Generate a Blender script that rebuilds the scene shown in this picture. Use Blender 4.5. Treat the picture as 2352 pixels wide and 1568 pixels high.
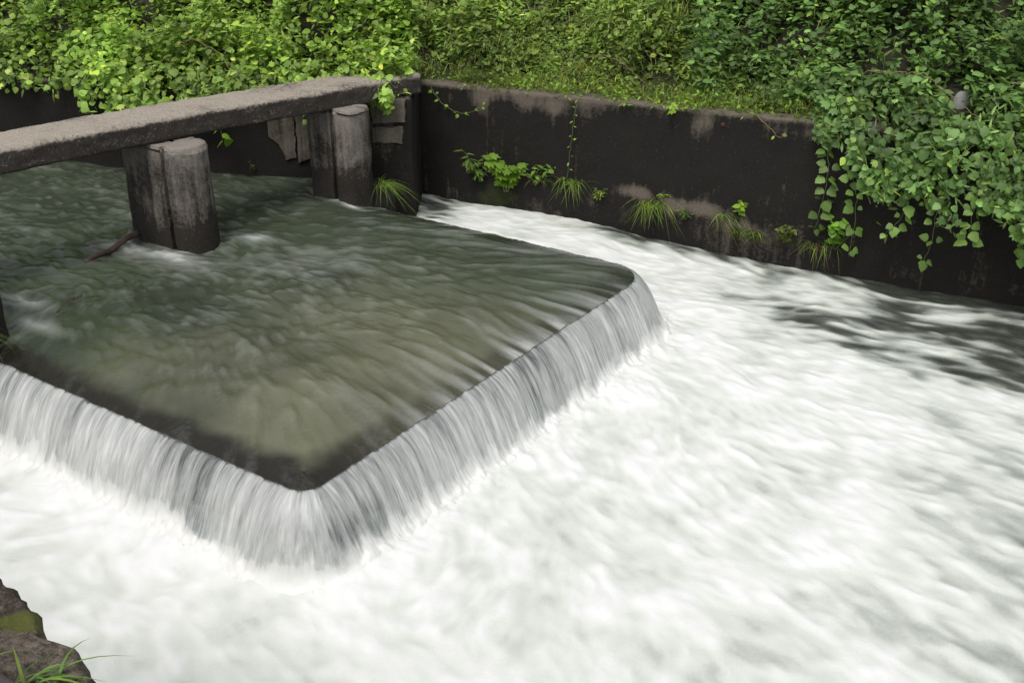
import bpy, math, random
import numpy as np
from mathutils import Vector, Matrix

for o in list(bpy.data.objects):
    bpy.data.objects.remove(o, do_unlink=True)
random.seed(7)
rng = np.random.default_rng(7)
scene = bpy.context.scene
COL = scene.collection

# ------------------------------------------------------------------ camera
PITCH = math.radians(25.3)
cam_d = bpy.data.cameras.new("camera")
cam_d.sensor_width = 36.0
cam_d.lens = 36.0 * 2400.0 / 2352.0
cam_d.clip_end = 500.0
cam_d.clip_start = 0.05
cam = bpy.data.objects.new("camera", cam_d)
cam.location = (0, 0, 3.0)
cam.rotation_euler = (math.pi / 2 - PITCH, 0, 0)
COL.objects.link(cam)
scene.camera = cam

# ------------------------------------------------------------------ overcast sky
SUN_EL, SUN_AZ = math.radians(62), math.radians(205)
world = bpy.data.worlds.new("World")
scene.world = world
world.use_nodes = True
wn, wl = world.node_tree.nodes, world.node_tree.links
bg = wn["Background"]
sky = wn.new("ShaderNodeTexSky")
sky.sky_type = 'NISHITA'
sky.sun_disc = False
sky.sun_elevation = SUN_EL
sky.sun_rotation = SUN_AZ
sky.dust_density = 3.0
hs = wn.new("ShaderNodeHueSaturation")
hs.inputs["Saturation"].default_value = 0.22
wl.new(sky.outputs[0], hs.inputs["Color"])
wl.new(hs.outputs[0], bg.inputs[0])
bg.inputs[1].default_value = 0.15

sun_d = bpy.data.lights.new("sun", 'SUN')
sun_d.energy = 1.5
sun_d.angle = math.radians(28)
sun_d.color = (1.0, 0.96, 0.90)
sun = bpy.data.objects.new("sun", sun_d)
sdir = Vector((math.sin(SUN_AZ) * math.cos(SUN_EL), math.cos(SUN_AZ) * math.cos(SUN_EL), math.sin(SUN_EL)))
sun.rotation_euler = sdir.to_track_quat('Z', 'Y').to_euler()
sun.location = (0, 0, 20)
COL.objects.link(sun)

vs = scene.view_settings
vs.view_transform = 'Standard'
vs.look = 'None'
vs.exposure = 0.27
vs.gamma = 1.0
vs.use_curve_mapping = False

# ------------------------------------------------------------------ numpy noise
_perm = np.random.default_rng(11).permutation(256)
_perm = np.concatenate([_perm, _perm, _perm])
_g3 = np.random.default_rng(12).normal(size=(256, 3))
_g3 /= np.linalg.norm(_g3, axis=1)[:, None]


def perlin(x, y, z=0.0):
    x, y, z = np.broadcast_arrays(np.asarray(x, float), np.asarray(y, float), np.asarray(z, float))
    xi, yi, zi = np.floor(x).astype(int), np.floor(y).astype(int), np.floor(z).astype(int)
    fx, fy, fz = x - xi, y - yi, z - zi
    xi, yi, zi = xi & 255, yi & 255, zi & 255
    u, v, w = [t * t * t * (t * (t * 6 - 15) + 10) for t in (fx, fy, fz)]

    def g(a, b, c):
        h = _perm[_perm[_perm[(xi + a) & 255] + ((yi + b) & 255)] + ((zi + c) & 255)]
        G = _g3[h]
        return G[..., 0] * (fx - a) + G[..., 1] * (fy - b) + G[..., 2] * (fz - c)

    def lp(a, b, t):
        return a + (b - a) * t
    r0 = lp(lp(g(0, 0, 0), g(1, 0, 0), u), lp(g(0, 1, 0), g(1, 1, 0), u), v)
    r1 = lp(lp(g(0, 0, 1), g(1, 0, 1), u), lp(g(0, 1, 1), g(1, 1, 1), u), v)
    return lp(r0, r1, w) * 1.6


def fbm(x, y, z=0.0, octv=4, gain=0.5):
    r, a, f = 0, 1.0, 1.0
    for i in range(octv):
        r = r + a * perlin(np.asarray(x) * f + 13.7 * i, np.asarray(y) * f + 5.1 * i, np.asarray(z) * f + 2.3 * i)
        a *= gain
        f *= 2.03
    return r


def sstep(a, b, x):
    t = np.clip((x - a) / (b - a), 0, 1)
    return t * t * (3 - 2 * t)


def bil(img, fi, fj):
    fi = np.clip(fi, 0, img.shape[0] - 1.001)
    fj = np.clip(fj, 0, img.shape[1] - 1.001)
    i, j = fi.astype(int), fj.astype(int)
    a, b = fi - i, fj - j
    return ((img[i, j] * (1 - b) + img[i, j + 1] * b) * (1 - a) + (img[i + 1, j] * (1 - b) + img[i + 1, j + 1] * b) * a)


def lic(img, vx, vy, h, length, steps):
    """average img along the flow lines of (vx, vy), both on the same grid of spacing h"""
    out = img.copy()
    wsum = 1.0
    I, J = np.meshgrid(np.arange(img.shape[0]), np.arange(img.shape[1]), indexing='ij')
    for sgn in (1, -1):
        fi, fj = I.astype(float), J.astype(float)
        for k in range(steps):
            a, b = bil(vx, fi, fj), bil(vy, fi, fj)
            fi = fi + sgn * a * length / steps / h
            fj = fj + sgn * b * length / steps / h
            w = math.cos((k + 1) / (steps + 1) * math.pi / 2) ** 2
            out += w * bil(img, fi, fj)
            wsum += w
    out /= wsum
    return (out - out.mean()) / (out.std() + 1e-9)


# ------------------------------------------------------------------ material helpers
def new_mat(name):
    m = bpy.data.materials.new(name)
    m.use_nodes = True
    nt = m.node_tree
    return m, nt, nt.nodes["Principled BSDF"], nt.nodes["Material Output"]


class NT:
    def __init__(self, nt):
        self.nt = nt

    def n(self, t, **kw):
        nd = self.nt.nodes.new(t)
        for k, v in kw.items():
            if k in nd.inputs.keys() if isinstance(k, str) else False:
                nd.inputs[k].default_value = v
            else:
                setattr(nd, k, v)
        return nd

    def l(self, a, b):
        self.nt.links.new(a, b)

    def math(self, op, a, b=None, clamp=False):
        nd = self.nt.nodes.new("ShaderNodeMath")
        nd.operation = op
        nd.use_clamp = clamp
        for i, v in enumerate((a, b)):
            if v is None:
                continue
            if isinstance(v, (int, float)):
                nd.inputs[i].default_value = v
            else:
                self.l(v, nd.inputs[i])
        return nd.outputs[0]

    def noise(self, vec, scale, detail=4, rough=0.55, dist=0.0, dim='3D'):
        nd = self.nt.nodes.new("ShaderNodeTexNoise")
        nd.noise_dimensions = dim
        nd.inputs["Scale"].default_value = scale
        nd.inputs["Detail"].default_value = detail
        nd.inputs["Roughness"].default_value = rough
        nd.inputs["Distortion"].default_value = dist
        if vec is not None:
            self.l(vec, nd.inputs["Vector"])
        return nd.outputs[0]

    def ramp(self, fac, stops, interp='LINEAR'):
        nd = self.nt.nodes.new("ShaderNodeValToRGB")
        cr = nd.color_ramp
        cr.interpolation = interp
        while len(cr.elements) < len(stops):
            cr.elements.new(0.5)
        for e, (p, c) in zip(cr.elements, stops):
            e.position = p
            e.color = (*c, 1) if len(c) == 3 else c
        self.l(fac, nd.inputs[0])
        return nd.outputs[0]

    def mix(self, fac, a, b, mode='MIX'):
        nd = self.nt.nodes.new("ShaderNodeMix")
        nd.data_type = 'RGBA'
        nd.blend_type = mode
        for sock, v in ((nd.inputs[0], fac), (nd.inputs[6], a), (nd.inputs[7], b)):
            if isinstance(v, (int, float)):
                sock.default_value = v
            elif isinstance(v, tuple):
                sock.default_value = (*v, 1)
            else:
                self.l(v, sock)
        return nd.outputs[2]

    def attr(self, name):
        nd = self.nt.nodes.new("ShaderNodeAttribute")
        nd.attribute_name = name
        return nd

    def coords(self, which="Object"):
        return self.nt.nodes.new("ShaderNodeTexCoord").outputs[which]

    def mapping(self, vec, scale):
        nd = self.nt.nodes.new("ShaderNodeMapping")
        nd.inputs["Scale"].default_value = scale
        self.l(vec, nd.inputs["Vector"])
        return nd.outputs[0]

    def bump(self, h, strength=0.5, dist=0.01):
        nd = self.nt.nodes.new("ShaderNodeBump")
        nd.inputs["Strength"].default_value = strength
        nd.inputs["Distance"].default_value = dist
        self.l(h, nd.inputs["Height"])
        return nd.outputs[0]


def concrete_mat(name, light, dark, moss, stain_bias, use_attr=False, pit=0.5, streak=True, speck=0.5):
    """weathered concrete: aggregate, pits, dark algae with its own ragged shapes, moss patches"""
    m, nt, b, out = new_mat(name)
    t = NT(nt)
    co = t.coords("Object")
    big = t.noise(co, 2.1, 6, 0.62, 0.6)
    fine = t.noise(co, 34, 5, 0.7)
    grit = t.noise(co, 140, 2, 0.6)
    run = t.noise(t.mapping(co, (9, 9, 0.7)), 1.6, 5, 0.6)
    v = t.math('ADD', t.math('MULTIPLY', big, 0.6), t.math('MULTIPLY', run if streak else fine, 0.4))
    v = t.math('ADD', v, stain_bias)
    if use_attr:
        v = t.math('ADD', v, t.attr("stain").outputs["Fac"])
    v = t.math('ADD', v, t.math('MULTIPLY', t.math('SUBTRACT', fine, 0.5), 0.35))
    mask = t.ramp(v, [(0.42, (0, 0, 0)), (0.62, (1, 1, 1))])
    li = t.mix(t.math('MULTIPLY', fine, 1.0), tuple(c * 0.62 for c in light), tuple(min(1, c * 1.3) for c in light))
    li = t.mix(t.ramp(grit, [(0.62, (0, 0, 0)), (0.72, (1, 1, 1))]), li, tuple(min(1, c * 1.7) for c in light))
    dk = t.mix(big, tuple(c * 0.6 for c in dark), tuple(c * 1.5 for c in dark))
    col = t.mix(mask, li, dk)
    sp = t.noise(co, 75, 4, 0.75)
    col = t.mix(t.math('MULTIPLY', t.ramp(sp, [(0.36, (1, 1, 1)), (0.47, (0, 0, 0))]), speck), col, tuple(c * 0.55 for c in dark))
    sp2 = t.noise(co, 52, 3, 0.7)
    col = t.mix(t.math('MULTIPLY', t.ramp(sp2, [(0.60, (0, 0, 0)), (0.70, (1, 1, 1))]), speck * 0.6), col, tuple(min(1, c * 1.1) for c in light))
    mv = t.noise(co, 3.4, 6, 0.65, 0.3)
    mo = t.attr("moss").outputs["Fac"]
    mm = t.ramp(t.math('ADD', mv, t.math('SUBTRACT', mo, 0.5)), [(0.55, (0, 0, 0)), (0.68, (1, 1, 1))])
    col = t.mix(t.math('MULTIPLY', mm, 0.85), col, t.mix(fine, tuple(c * 0.5 for c in moss), tuple(c * 1.6 for c in moss)))
    t.l(col, b.inputs["Base Color"])
    b.inputs["Roughness"].default_value = 0.85
    b.inputs["Specular IOR Level"].default_value = 0.25
    h = t.math('ADD', t.math('MULTIPLY', fine, 0.6), t.math('MULTIPLY', grit, 0.4))
    t.l(t.bump(h, pit, 0.012), b.inputs["Normal"])
    return m


M = {}
M['deck'] = concrete_mat("deck_concrete", (0.335, 0.293, 0.245), (0.045, 0.038, 0.033), (0.045, 0.055, 0.015), -0.12, True, 1.0, False, 0.75)
M['pier'] = concrete_mat("pier_concrete", (0.22, 0.198, 0.172), (0.026, 0.022, 0.018), (0.04, 0.05, 0.012), 0.0, True, 0.45)
M['wall'] = concrete_mat("wall_concrete", (0.125, 0.104, 0.083), (0.0108, 0.0094, 0.0080), (0.024, 0.031, 0.009), 0.10, True, 0.7, True, 0.30)
M['patch'] = concrete_mat("patch_concrete", (0.135, 0.12, 0.095), (0.03, 0.026, 0.02), (0.04, 0.05, 0.012), -0.02, True, 0.6)
M['weir'] = concrete_mat("weir_concrete", (0.06, 0.055, 0.05), (0.018, 0.017, 0.016), (0.02, 0.03, 0.01), 0.05, True, 0.4)
M['rock'] = concrete_mat("rock_face", (0.16, 0.13, 0.105), (0.03, 0.025, 0.018), (0.075, 0.085, 0.014), 0.03, True, 1.0, False, 0.6)


def plain_mat(name, col, rough=0.7, var=0.4, scale=20):
    m, nt, b, out = new_mat(name)
    t = NT(nt)
    n = t.noise(t.coords("Object"), scale, 5, 0.6)
    t.l(t.mix(n, tuple(c * (1 - var) for c in col), tuple(min(1, c * (1 + var)) for c in col)), b.inputs["Base Color"])
    b.inputs["Roughness"].default_value = rough
    t.l(t.bump(n, 0.4, 0.01), b.inputs["Normal"])
    return m


M['soil'] = plain_mat("bank_soil", (0.022, 0.019, 0.011), 0.95, 0.6, 9)
M['bark'] = plain_mat("wet_bark", (0.055, 0.035, 0.028), 0.45, 0.6, 25)
M['stone'] = plain_mat("pale_stone", (0.42, 0.38, 0.33), 0.8, 0.25, 30)
M['marker'] = plain_mat("marker_concrete", (0.27, 0.27, 0.265), 0.75, 0.3, 26)
M['rail'] = plain_mat("rail_timber", (0.055, 0.046, 0.043), 0.6, 0.25, 15)
M['rust'] = plain_mat("rusty_iron", (0.05, 0.018, 0.01), 0.8, 0.5, 60)
M['stem'] = plain_mat("vine_stem", (0.12, 0.15, 0.05), 0.6, 0.35, 30)
M['drystem'] = plain_mat("dry_stem", (0.20, 0.13, 0.085), 0.7, 0.35, 30)


def leaf_material():
    m, nt, b, out = new_mat("leaf")
    t = NT(nt)
    c = t.attr("tint").outputs["Color"]
    n = t.noise(t.coords("Object"), 45, 3, 0.6)
    c2 = t.mix(t.math('MULTIPLY', n, 0.5), c, t.mix(1.0, c, (1.5, 1.45, 1.2), 'MULTIPLY'))
    t.l(c2, b.inputs["Base Color"])
    b.inputs["Roughness"].default_value = 0.48
    b.inputs["Specular IOR Level"].default_value = 0.35
    tr = nt.nodes.new("ShaderNodeBsdfTranslucent")
    t.l(t.mix(1.0, c2, (1.25, 1.35, 0.5), 'MULTIPLY'), tr.inputs[0])
    mx = nt.nodes.new("ShaderNodeMixShader")
    mx.inputs[0].default_value = 0.34
    t.l(b.outputs[0], mx.inputs[1])
    t.l(tr.outputs[0], mx.inputs[2])
    t.l(mx.outputs[0], out.inputs[0])
    return m


M['leaf'] = leaf_material()


def upper_water_material():
    m, nt, b, out = new_mat("upper_water")
    t = NT(nt)
    bed = t.attr("bed").outputs["Color"]
    foam = t.attr("foam").outputs["Fac"]  # foam and bubbles, with painted sky reflection mixed in
    fl = t.attr("flow").outputs["Vector"]
    n1 = t.noise(t.mapping(fl, (46, 9, 1)), 1.0, 4, 0.6, 0.4)
    n2 = t.noise(t.coords("Object"), 30, 4, 0.6, 0.9)
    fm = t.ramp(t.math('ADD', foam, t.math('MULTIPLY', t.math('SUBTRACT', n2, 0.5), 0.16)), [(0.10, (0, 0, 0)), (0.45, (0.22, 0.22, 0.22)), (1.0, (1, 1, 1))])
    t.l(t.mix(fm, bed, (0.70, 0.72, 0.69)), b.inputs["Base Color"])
    t.l(t.math('ADD', t.math('MULTIPLY', fm, 0.4), 0.06), b.inputs["Roughness"])
    b.inputs["IOR"].default_value = 1.333
    sep = nt.nodes.new("ShaderNodeSeparateXYZ")
    t.l(fl, sep.inputs[0])
    h = t.math('ADD', t.math('MULTIPLY', t.math('MULTIPLY', n1, sep.outputs[2]), 1.0), t.math('MULTIPLY', n2, 0.5))
    t.l(t.bump(h, 0.55, 0.014), b.inputs["Normal"])
    return m


def fall_material():
    m, nt, b, out = new_mat("falling_water")
    t = NT(nt)
    st = t.attr("flow").outputs["Vector"]          # x along the crest, y down the fall, both in metres
    wob = t.noise(t.mapping(st, (5, 3, 1)), 1.0, 2)
    s1 = t.noise(t.mapping(st, (9, 1.1, 1)), 1.0, 5, 0.68, 0.5)
    s2 = t.noise(t.mapping(st, (47, 3.2, 1)), 1.0, 5, 0.7, 0.5)
    s3 = t.noise(t.mapping(st, (150, 7.0, 1)), 1.0, 2, 0.6, 0.3)
    v = t.math('ADD', t.math('ADD', t.math('MULTIPLY', s1, 0.50), t.math('MULTIPLY', s2, 0.36)), t.math('MULTIPLY', s3, 0.22))
    v = t.math('ADD', v, t.attr("aer").outputs["Fac"])
    mask = t.ramp(v, [(0.40, (0.0, 0.0, 0.0)), (0.53, (0.55, 0.55, 0.55)), (0.70, (1, 1, 1))])
    fro = t.attr("froth").outputs["Fac"]
    colr = t.mix(fro, t.mix(mask, (0.30, 0.32, 0.312), (0.61, 0.622, 0.61)), (0.70, 0.705, 0.685))
    t.l(colr, b.inputs["Base Color"])
    b.inputs["Roughness"].default_value = 0.35
    b.inputs["IOR"].default_value = 1.333
    t.l(t.bump(t.math('ADD', s2, s3), 0.5, 0.01), b.inputs["Normal"])
    tr = nt.nodes.new("ShaderNodeBsdfTransparent")
    tr.inputs[0].default_value = (0.75, 0.80, 0.78, 1)
    mx = nt.nodes.new("ShaderNodeMixShader")
    t.l(t.math('ADD', t.math('ADD', t.math('MULTIPLY', mask, 0.62), 0.34), fro, True), mx.inputs[0])
    t.l(tr.outputs[0], mx.inputs[1])
    t.l(b.outputs[0], mx.inputs[2])
    t.l(mx.outputs[0], out.inputs[0])
    return m


def pool_material():
    m, nt, b, out = new_mat("pool_water")
    t = NT(nt)
    foam = t.attr("foam").outputs["Fac"]
    n2 = t.noise(t.coords("Object"), 22, 5, 0.7, 1.6)
    f = t.math('ADD', foam, t.math('MULTIPLY', t.math('SUBTRACT', n2, 0.5), 0.16))
    col = t.ramp(f, [(0.0, (0.036, 0.040, 0.032)), (0.22, (0.10, 0.108, 0.096)), (0.42, (0.33, 0.355, 0.32)),
                     (0.60, (0.535, 0.558, 0.515)), (0.80, (0.632, 0.648, 0.618)), (0.99, (0.712, 0.716, 0.712))])
    t.l(col, b.inputs["Base Color"])
    t.l(t.ramp(f, [(0.1, (0.12,) * 3), (0.6, (0.55,) * 3)]), b.inputs["Roughness"])
    b.inputs["IOR"].default_value = 1.333
    t.l(t.bump(n2, 0.25, 0.012), b.inputs["Normal"])
    return m


M['upper'] = upper_water_material()
M['fall'] = fall_material()
M['pool'] = pool_material()


def foam_mat():
    m, nt, b, out = new_mat("white_spray")
    b.inputs["Base Color"].default_value = (0.715, 0.715, 0.70, 1)
    b.inputs["Roughness"].default_value = 0.5
    return m


M['spray'] = foam_mat()


# ------------------------------------------------------------------ mesh helpers
def tag(o, label=None, cat=None, group=None, kind=None):
    for k, v in (("label", label), ("category", cat), ("group", group), ("kind", kind)):
        if v:
            o[k] = v
    return o


def link(name, me, parent=None, mat=None):
    o = bpy.data.objects.new(name, me)
    COL.objects.link(o)
    if parent is not None:
        o.parent = parent
    if mat is not None and me is not None and len(me.materials) == 0:
        me.materials.append(mat)
    return o


def empty(name, loc=(0, 0, 0)):
    o = bpy.data.objects.new(name, None)
    o.empty_display_size = 0.2
    o.location = loc
    COL.objects.link(o)
    return o


def mesh_np(name, V, Q, smooth=True, attrs=None):
    """V (n,3); Q (m,k) faces of k corners"""
    me = bpy.data.meshes.new(name)
    V = np.ascontiguousarray(V, np.float32)
    Q = np.ascontiguousarray(Q, np.int32)
    me.vertices.add(len(V))
    me.vertices.foreach_set("co", V.ravel())
    me.loops.add(Q.size)
    me.loops.foreach_set("vertex_index", Q.ravel())
    me.polygons.add(len(Q))
    me.polygons.foreach_set("loop_start", np.arange(0, Q.size, Q.shape[1], dtype=np.int32))
    me.polygons.foreach_set("loop_total", np.full(len(Q), Q.shape[1], np.int32))
    me.polygons.foreach_set("use_smooth", np.full(len(Q), smooth, bool))
    for k, a in (attrs or {}).items():
        a = np.asarray(a, np.float32)
        if a.ndim == 1:
            at = me.attributes.new(k, 'FLOAT', 'POINT')
            at.data.foreach_set("value", a)
        elif k in ("flow",):
            at = me.attributes.new(k, 'FLOAT_VECTOR', 'POINT')
            at.data.foreach_set("vector", a.ravel())
        else:
            at = me.attributes.new(k, 'FLOAT_COLOR', 'POINT')
            at.data.foreach_set("color", np.concatenate([a, np.ones((len(a), 1), np.float32)], 1).ravel())
    me.update()
    me.validate()
    return me


def grid_faces(ni, nj, mask=None):
    idx = np.arange(ni * nj).reshape(ni, nj)
    q = np.stack([idx[:-1, :-1], idx[1:, :-1], idx[1:, 1:], idx[:-1, 1:]], -1).reshape(-1, 4)
    if mask is not None:
        q = q[mask.ravel()]
    return q


def compact(V, Q, attrs):
    used = np.unique(Q)
    mp = np.zeros(len(V), int)
    mp[used] = np.arange(len(used))
    return V[used], mp[Q], {k: a[used] for k, a in attrs.items()}


def sweep_solid(ring, rows, close_top=True, disp=0.0, dscale=4.0, taper=0.0, name="solid", stain=None, moss=None, top_round=0.03, seed=0.0):
    """vertical prism over a closed plan outline `ring` (n,2), rows of z, edges worn by noise"""
    ring = np.asarray(ring, float)
    n = len(ring)
    c = ring.mean(0)
    zs = np.asarray(rows, float)
    z1 = zs[-1]
    V = []
    for z in zs:
        k = 1 + taper * (z1 - z)
        r = c + (ring - c) * k
        V.append(np.column_stack([r, np.full(n, z)]))
    # rounded top then cap rings
    caps = [(0.985, 0.0, 0)]
    V[-1][:, 2] -= top_round
    for sh, dz in ((0.6, 0.3), (0.25, 0.75), (0.0, 1.0)):
        ins = c + (ring - c) * (1 - 0.10 * (1 - sh) * top_round / 0.03 * 0.5)
        V.append(np.column_stack([ins, np.full(n, z1 - top_round * (1 - dz))]))
    for k in (0.72, 0.4, 0.1):
        V.append(np.column_stack([c + (ring - c) * k, np.full(n, z1)]))
    nr = len(V)
    V = np.concatenate(V)
    Q = []
    for i in range(nr - 1):
        a = i * n + np.arange(n)
        b = i * n + (np.arange(n) + 1) % n
        Q.append(np.stack([a, b, b + n, a + n], -1))
    Q = np.concatenate(Q)
    if disp:
        d = fbm(V[:, 0] * dscale + seed, V[:, 1] * dscale, V[:, 2] * dscale, 4)
        d2 = fbm(V[:, 0] * dscale + 31 + seed, V[:, 1] * dscale, V[:, 2] * dscale, 4)
        d3 = fbm(V[:, 0] * dscale + 71 + seed, V[:, 1] * dscale, V[:, 2] * dscale, 4)
        V = V + np.column_stack([d, d2, d3 * 0.6]) * disp
    at = {"stain": (stain(V) if stain else np.zeros(len(V))), "moss": (moss(V) if moss else np.zeros(len(V)))}
    return mesh_np(name, V, Q, True, at)


def tube(path, r0, r1=None, sides=6, name="tube"):
    path = np.asarray(path, float)
    r1 = r0 if r1 is None else r1
    n = len(path)
    T = np.gradient(path, axis=0)
    T /= np.linalg.norm(T, axis=1)[:, None] + 1e-9
    up = np.array([0.31, 0.2, 0.93])
    A = np.cross(T, up)
    A /= np.linalg.norm(A, axis=1)[:, None] + 1e-9
    B = np.cross(T, A)
    R = np.linspace(r0, r1, n)[:, None]
    V = []
    for k in range(sides):
        an = 2 * math.pi * k / sides
        V.append(path + (A * math.cos(an) + B * math.sin(an)) * R)
    V = np.stack(V, 1).reshape(-1, 3)
    Q = []
    for i in range(n - 1):
        for k in range(sides):
            Q.append([i * sides + k, i * sides + (k + 1) % sides, (i + 1) * sides + (k + 1) % sides, (i + 1) * sides + k])
    V = np.concatenate([V, path[:1], path[-1:]])
    c0, c1 = n * sides, n * sides + 1
    for k in range(0, sides, 2):
        Q.append([c0, (k + 2) % sides, (k + 1) % sides, k])
        e = (n - 1) * sides
        Q.append([c1, e + k, e + (k + 1) % sides, e + (k + 2) % sides])
    return mesh_np(name, V, np.array(Q), True)


# ------------------------------------------------------------------ plan of the place
# local frame of the box weir: p along the stream (0 at the long crest), q across (0 at the near side crest)
O = np.array([-1.08, 4.59])
E1 = np.array([0.825, -0.565])
E2 = np.array([0.565, 0.825])
QW = 3.87
R1, R2 = 0.12, 0.36
P0 = -3.02
LIP = -0.06


def to_xy(p, q):
    return O[0] + p * E1[0] + q * E2[0], O[1] + p * E1[1] + q * E2[1]


def to_pq(x, y):
    return (x - O[0]) * E1[0] + (y - O[1]) * E1[1], (x - O[0]) * E2[0] + (y - O[1]) * E2[1]


def crest_d(p, q):
    d = np.maximum(p, np.maximum(-q, q - QW))
    c1 = (p > -R1) & (q < R1)
    d = np.where(c1, np.hypot(p + R1, R1 - q) - R1, d)
    c2 = (p > -R2) & (q > QW - R2)
    return np.where(c2, np.hypot(p + R2, q - QW + R2) - R2, d)


# crest line as a polyline with arc length and outward normals
def crest_line(step):
    pts, nrm = [], []
    for p in np.arange(P0, -R1, step):
        pts.append((p, 0)); nrm.append((0, -1))
    m = max(6, int(R1 * math.pi / 2 / step))
    for k in range(m + 1):
        a = -math.pi / 2 + k / m * math.pi / 2
        pts.append((-R1 + R1 * math.cos(a), R1 + R1 * math.sin(a))); nrm.append((math.cos(a), math.sin(a)))
    for q in np.arange(R1 + step, QW - R2, step):
        pts.append((0, q)); nrm.append((1, 0))
    m = max(6, int(R2 * math.pi / 2 / step))
    for k in range(m + 1):
        a = k / m * math.pi / 2
        pts.append((-R2 + R2 * math.cos(a), QW - R2 + R2 * math.sin(a))); nrm.append((math.cos(a), math.sin(a)))
    for p in np.arange(-R2 - step, P0, -step):
        pts.append((p, QW)); nrm.append((0, 1))
    pts, nrm = np.array(pts), np.array(nrm)
    s = np.concatenate([[0], np.cumsum(np.linalg.norm(np.diff(pts, axis=0), axis=1))])
    return pts, nrm, s


# walls on the far side (plan, world)
FAR = np.array([(-24, 17.2), (-8, 11.95), (-5.3, 10.98), (-3.05, 10.34), (-0.97, 9.98), (-0.96, 10.80), (2.7, 9.06), (4.35, 8.26), (9.0, 6.05), (26, -2.0)])
WTOP = 0.84


def wall_y(x):
    return np.interp(x, FAR[:, 0], FAR[:, 1])


def poly_dist(x, y, P):
    best = np.full(np.shape(x), 1e9)
    for a, b in zip(P[:-1], P[1:]):
        d = b - a
        t = np.clip(((x - a[0]) * d[0] + (y - a[1]) * d[1]) / (d @ d), 0, 1)
        best = np.minimum(best, np.hypot(x - a[0] - t * d[0], y - a[1] - t * d[1]))
    return best


def terrain(x, y):
    """height of the far bank behind its walls"""
    d = poly_dist(x, y, FAR)
    led = 0.15 + 0.38 * sstep(-1.2, -0.4, x) * (1 - sstep(2.2, 3.0, x))
    r = np.maximum(0, d - led)
    rise = 0.80 * np.minimum(r, 4.6) + 0.22 * np.maximum(0, r - 4.6) * np.exp(-np.maximum(0, r - 4.6) / 40)
    lump = 0.14 * fbm(x * 0.8, y * 0.8, 3.3, 3) * np.minimum(1, r)
    return WTOP - 0.035 + rise + lump + 0.02 * fbm(x * 5, y * 5, 0, 2)


# ------------------------------------------------------------------ structure: far bank ground
gx = np.concatenate([np.linspace(-40, -9, 40)[:-1], np.linspace(-9, 9, 200), np.linspace(9, 40, 40)[1:]])
gy = np.concatenate([np.linspace(-4, 5, 20)[:-1], np.linspace(5, 16, 150), np.linspace(16, 70, 50)[1:]])
X, Y = np.meshgrid(gx, gy, indexing='ij')
Z = terrain(X, Y)
dW = poly_dist(X, Y, FAR)
ins = (Y > wall_y(X)) & (dW > 0.09)
fm = ins[:-1, :-1] & ins[1:, :-1] & ins[1:, 1:] & ins[:-1, 1:]
V = np.stack([X, Y, Z], -1).reshape(-1, 3)
Vc, Qc, _ = compact(V, grid_faces(len(gx), len(gy), fm), {})
tag(link("hillside", mesh_np("hillside", Vc, Qc), None, M['soil']), kind="structure")


# ------------------------------------------------------------------ walls
def wall_strip(name, pts, thick, z0, z1, mat, stain=None, moss=None, step=0.035, disp=0.012, parent=None):
    """wall following plan points, face on the channel side, a worn top edge"""
    pts = np.asarray(pts, float)
    seg = np.linalg.norm(np.diff(pts, axis=0), axis=1)
    s = np.concatenate([[0], np.cumsum(seg)])
    ss = np.unique(np.concatenate([np.arange(0, s[-1], step), s]))
    px, py = np.interp(ss, s, pts[:, 0]), np.interp(ss, s, pts[:, 1])
    # mitred normals
    sn = np.stack([-(np.diff(pts[:, 1])), np.diff(pts[:, 0])], -1) / seg[:, None]
    vn = np.zeros_like(pts)
    vn[0], vn[-1] = sn[0], sn[-1]
    for i in range(1, len(pts) - 1):
        mth = sn[i - 1] + sn[i]
        mth /= np.linalg.norm(mth)
        vn[i] = mth / max(0.4, mth @ sn[i])
    k = np.clip(np.searchsorted(s, ss, 'right') - 1, 0, len(seg) - 1)
    nx, ny = sn[k, 0].copy(), sn[k, 1].copy()
    for i in range(len(pts)):
        j = np.argmin(abs(ss - s[i]))
        nx[j], ny[j] = vn[i]
    zs = np.arange(z0, z1 - 0.03, step)
    prof = [(0, z) for z in zs] + [(0.0, z1 - 0.025), (0.008, z1 - 0.008), (0.03, z1)] + [(thick * f, z1) for f in (0.35, 0.65, 0.95)] + [(thick, z1 - 0.02), (thick, z1 - 0.3)]
    prof = np.array(prof)
    V = np.stack([px[:, None] + nx[:, None] * prof[None, :, 0], py[:, None] + ny[:, None] * prof[None, :, 0], np.broadcast_to(prof[None, :, 1], (len(ss), len(prof)))], -1)
    Vf = V.reshape(-1, 3)
    d = fbm(Vf[:, 0] * 2.2, Vf[:, 1] * 2.2, Vf[:, 2] * 2.2, 5)
    d2 = fbm(Vf[:, 0] * 3 + 9, Vf[:, 1] * 3, Vf[:, 2] * 3, 5)
    N = np.stack([np.repeat(nx, len(prof)), np.repeat(ny, len(prof))], -1)
    Vf = Vf.copy()
    Vf[:, :2] += N * (d * disp)[:, None]
    Vf[:, 2] += d2 * disp * 0.8 * (Vf[:, 2] > z1 - 0.1)
    at = {"stain": stain(Vf) if stain else np.zeros(len(Vf)), "moss": moss(Vf) if moss else np.zeros(len(Vf))}
    me = mesh_np(name, Vf, grid_faces(len(ss), len(prof))[:, ::-1], True, at)
    return link(name, me, parent, mat)


def blobs(V, lst):
    """lst of (x, z, rx, rz, amount) on a wall face seen along y"""
    r = np.zeros(len(V))
    for x, z, rx, rz, a in lst:
        r += a * np.exp(-((V[:, 0] - x) / rx) ** 2 - ((V[:, 2] - z) / rz) ** 2)
    return r


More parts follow.
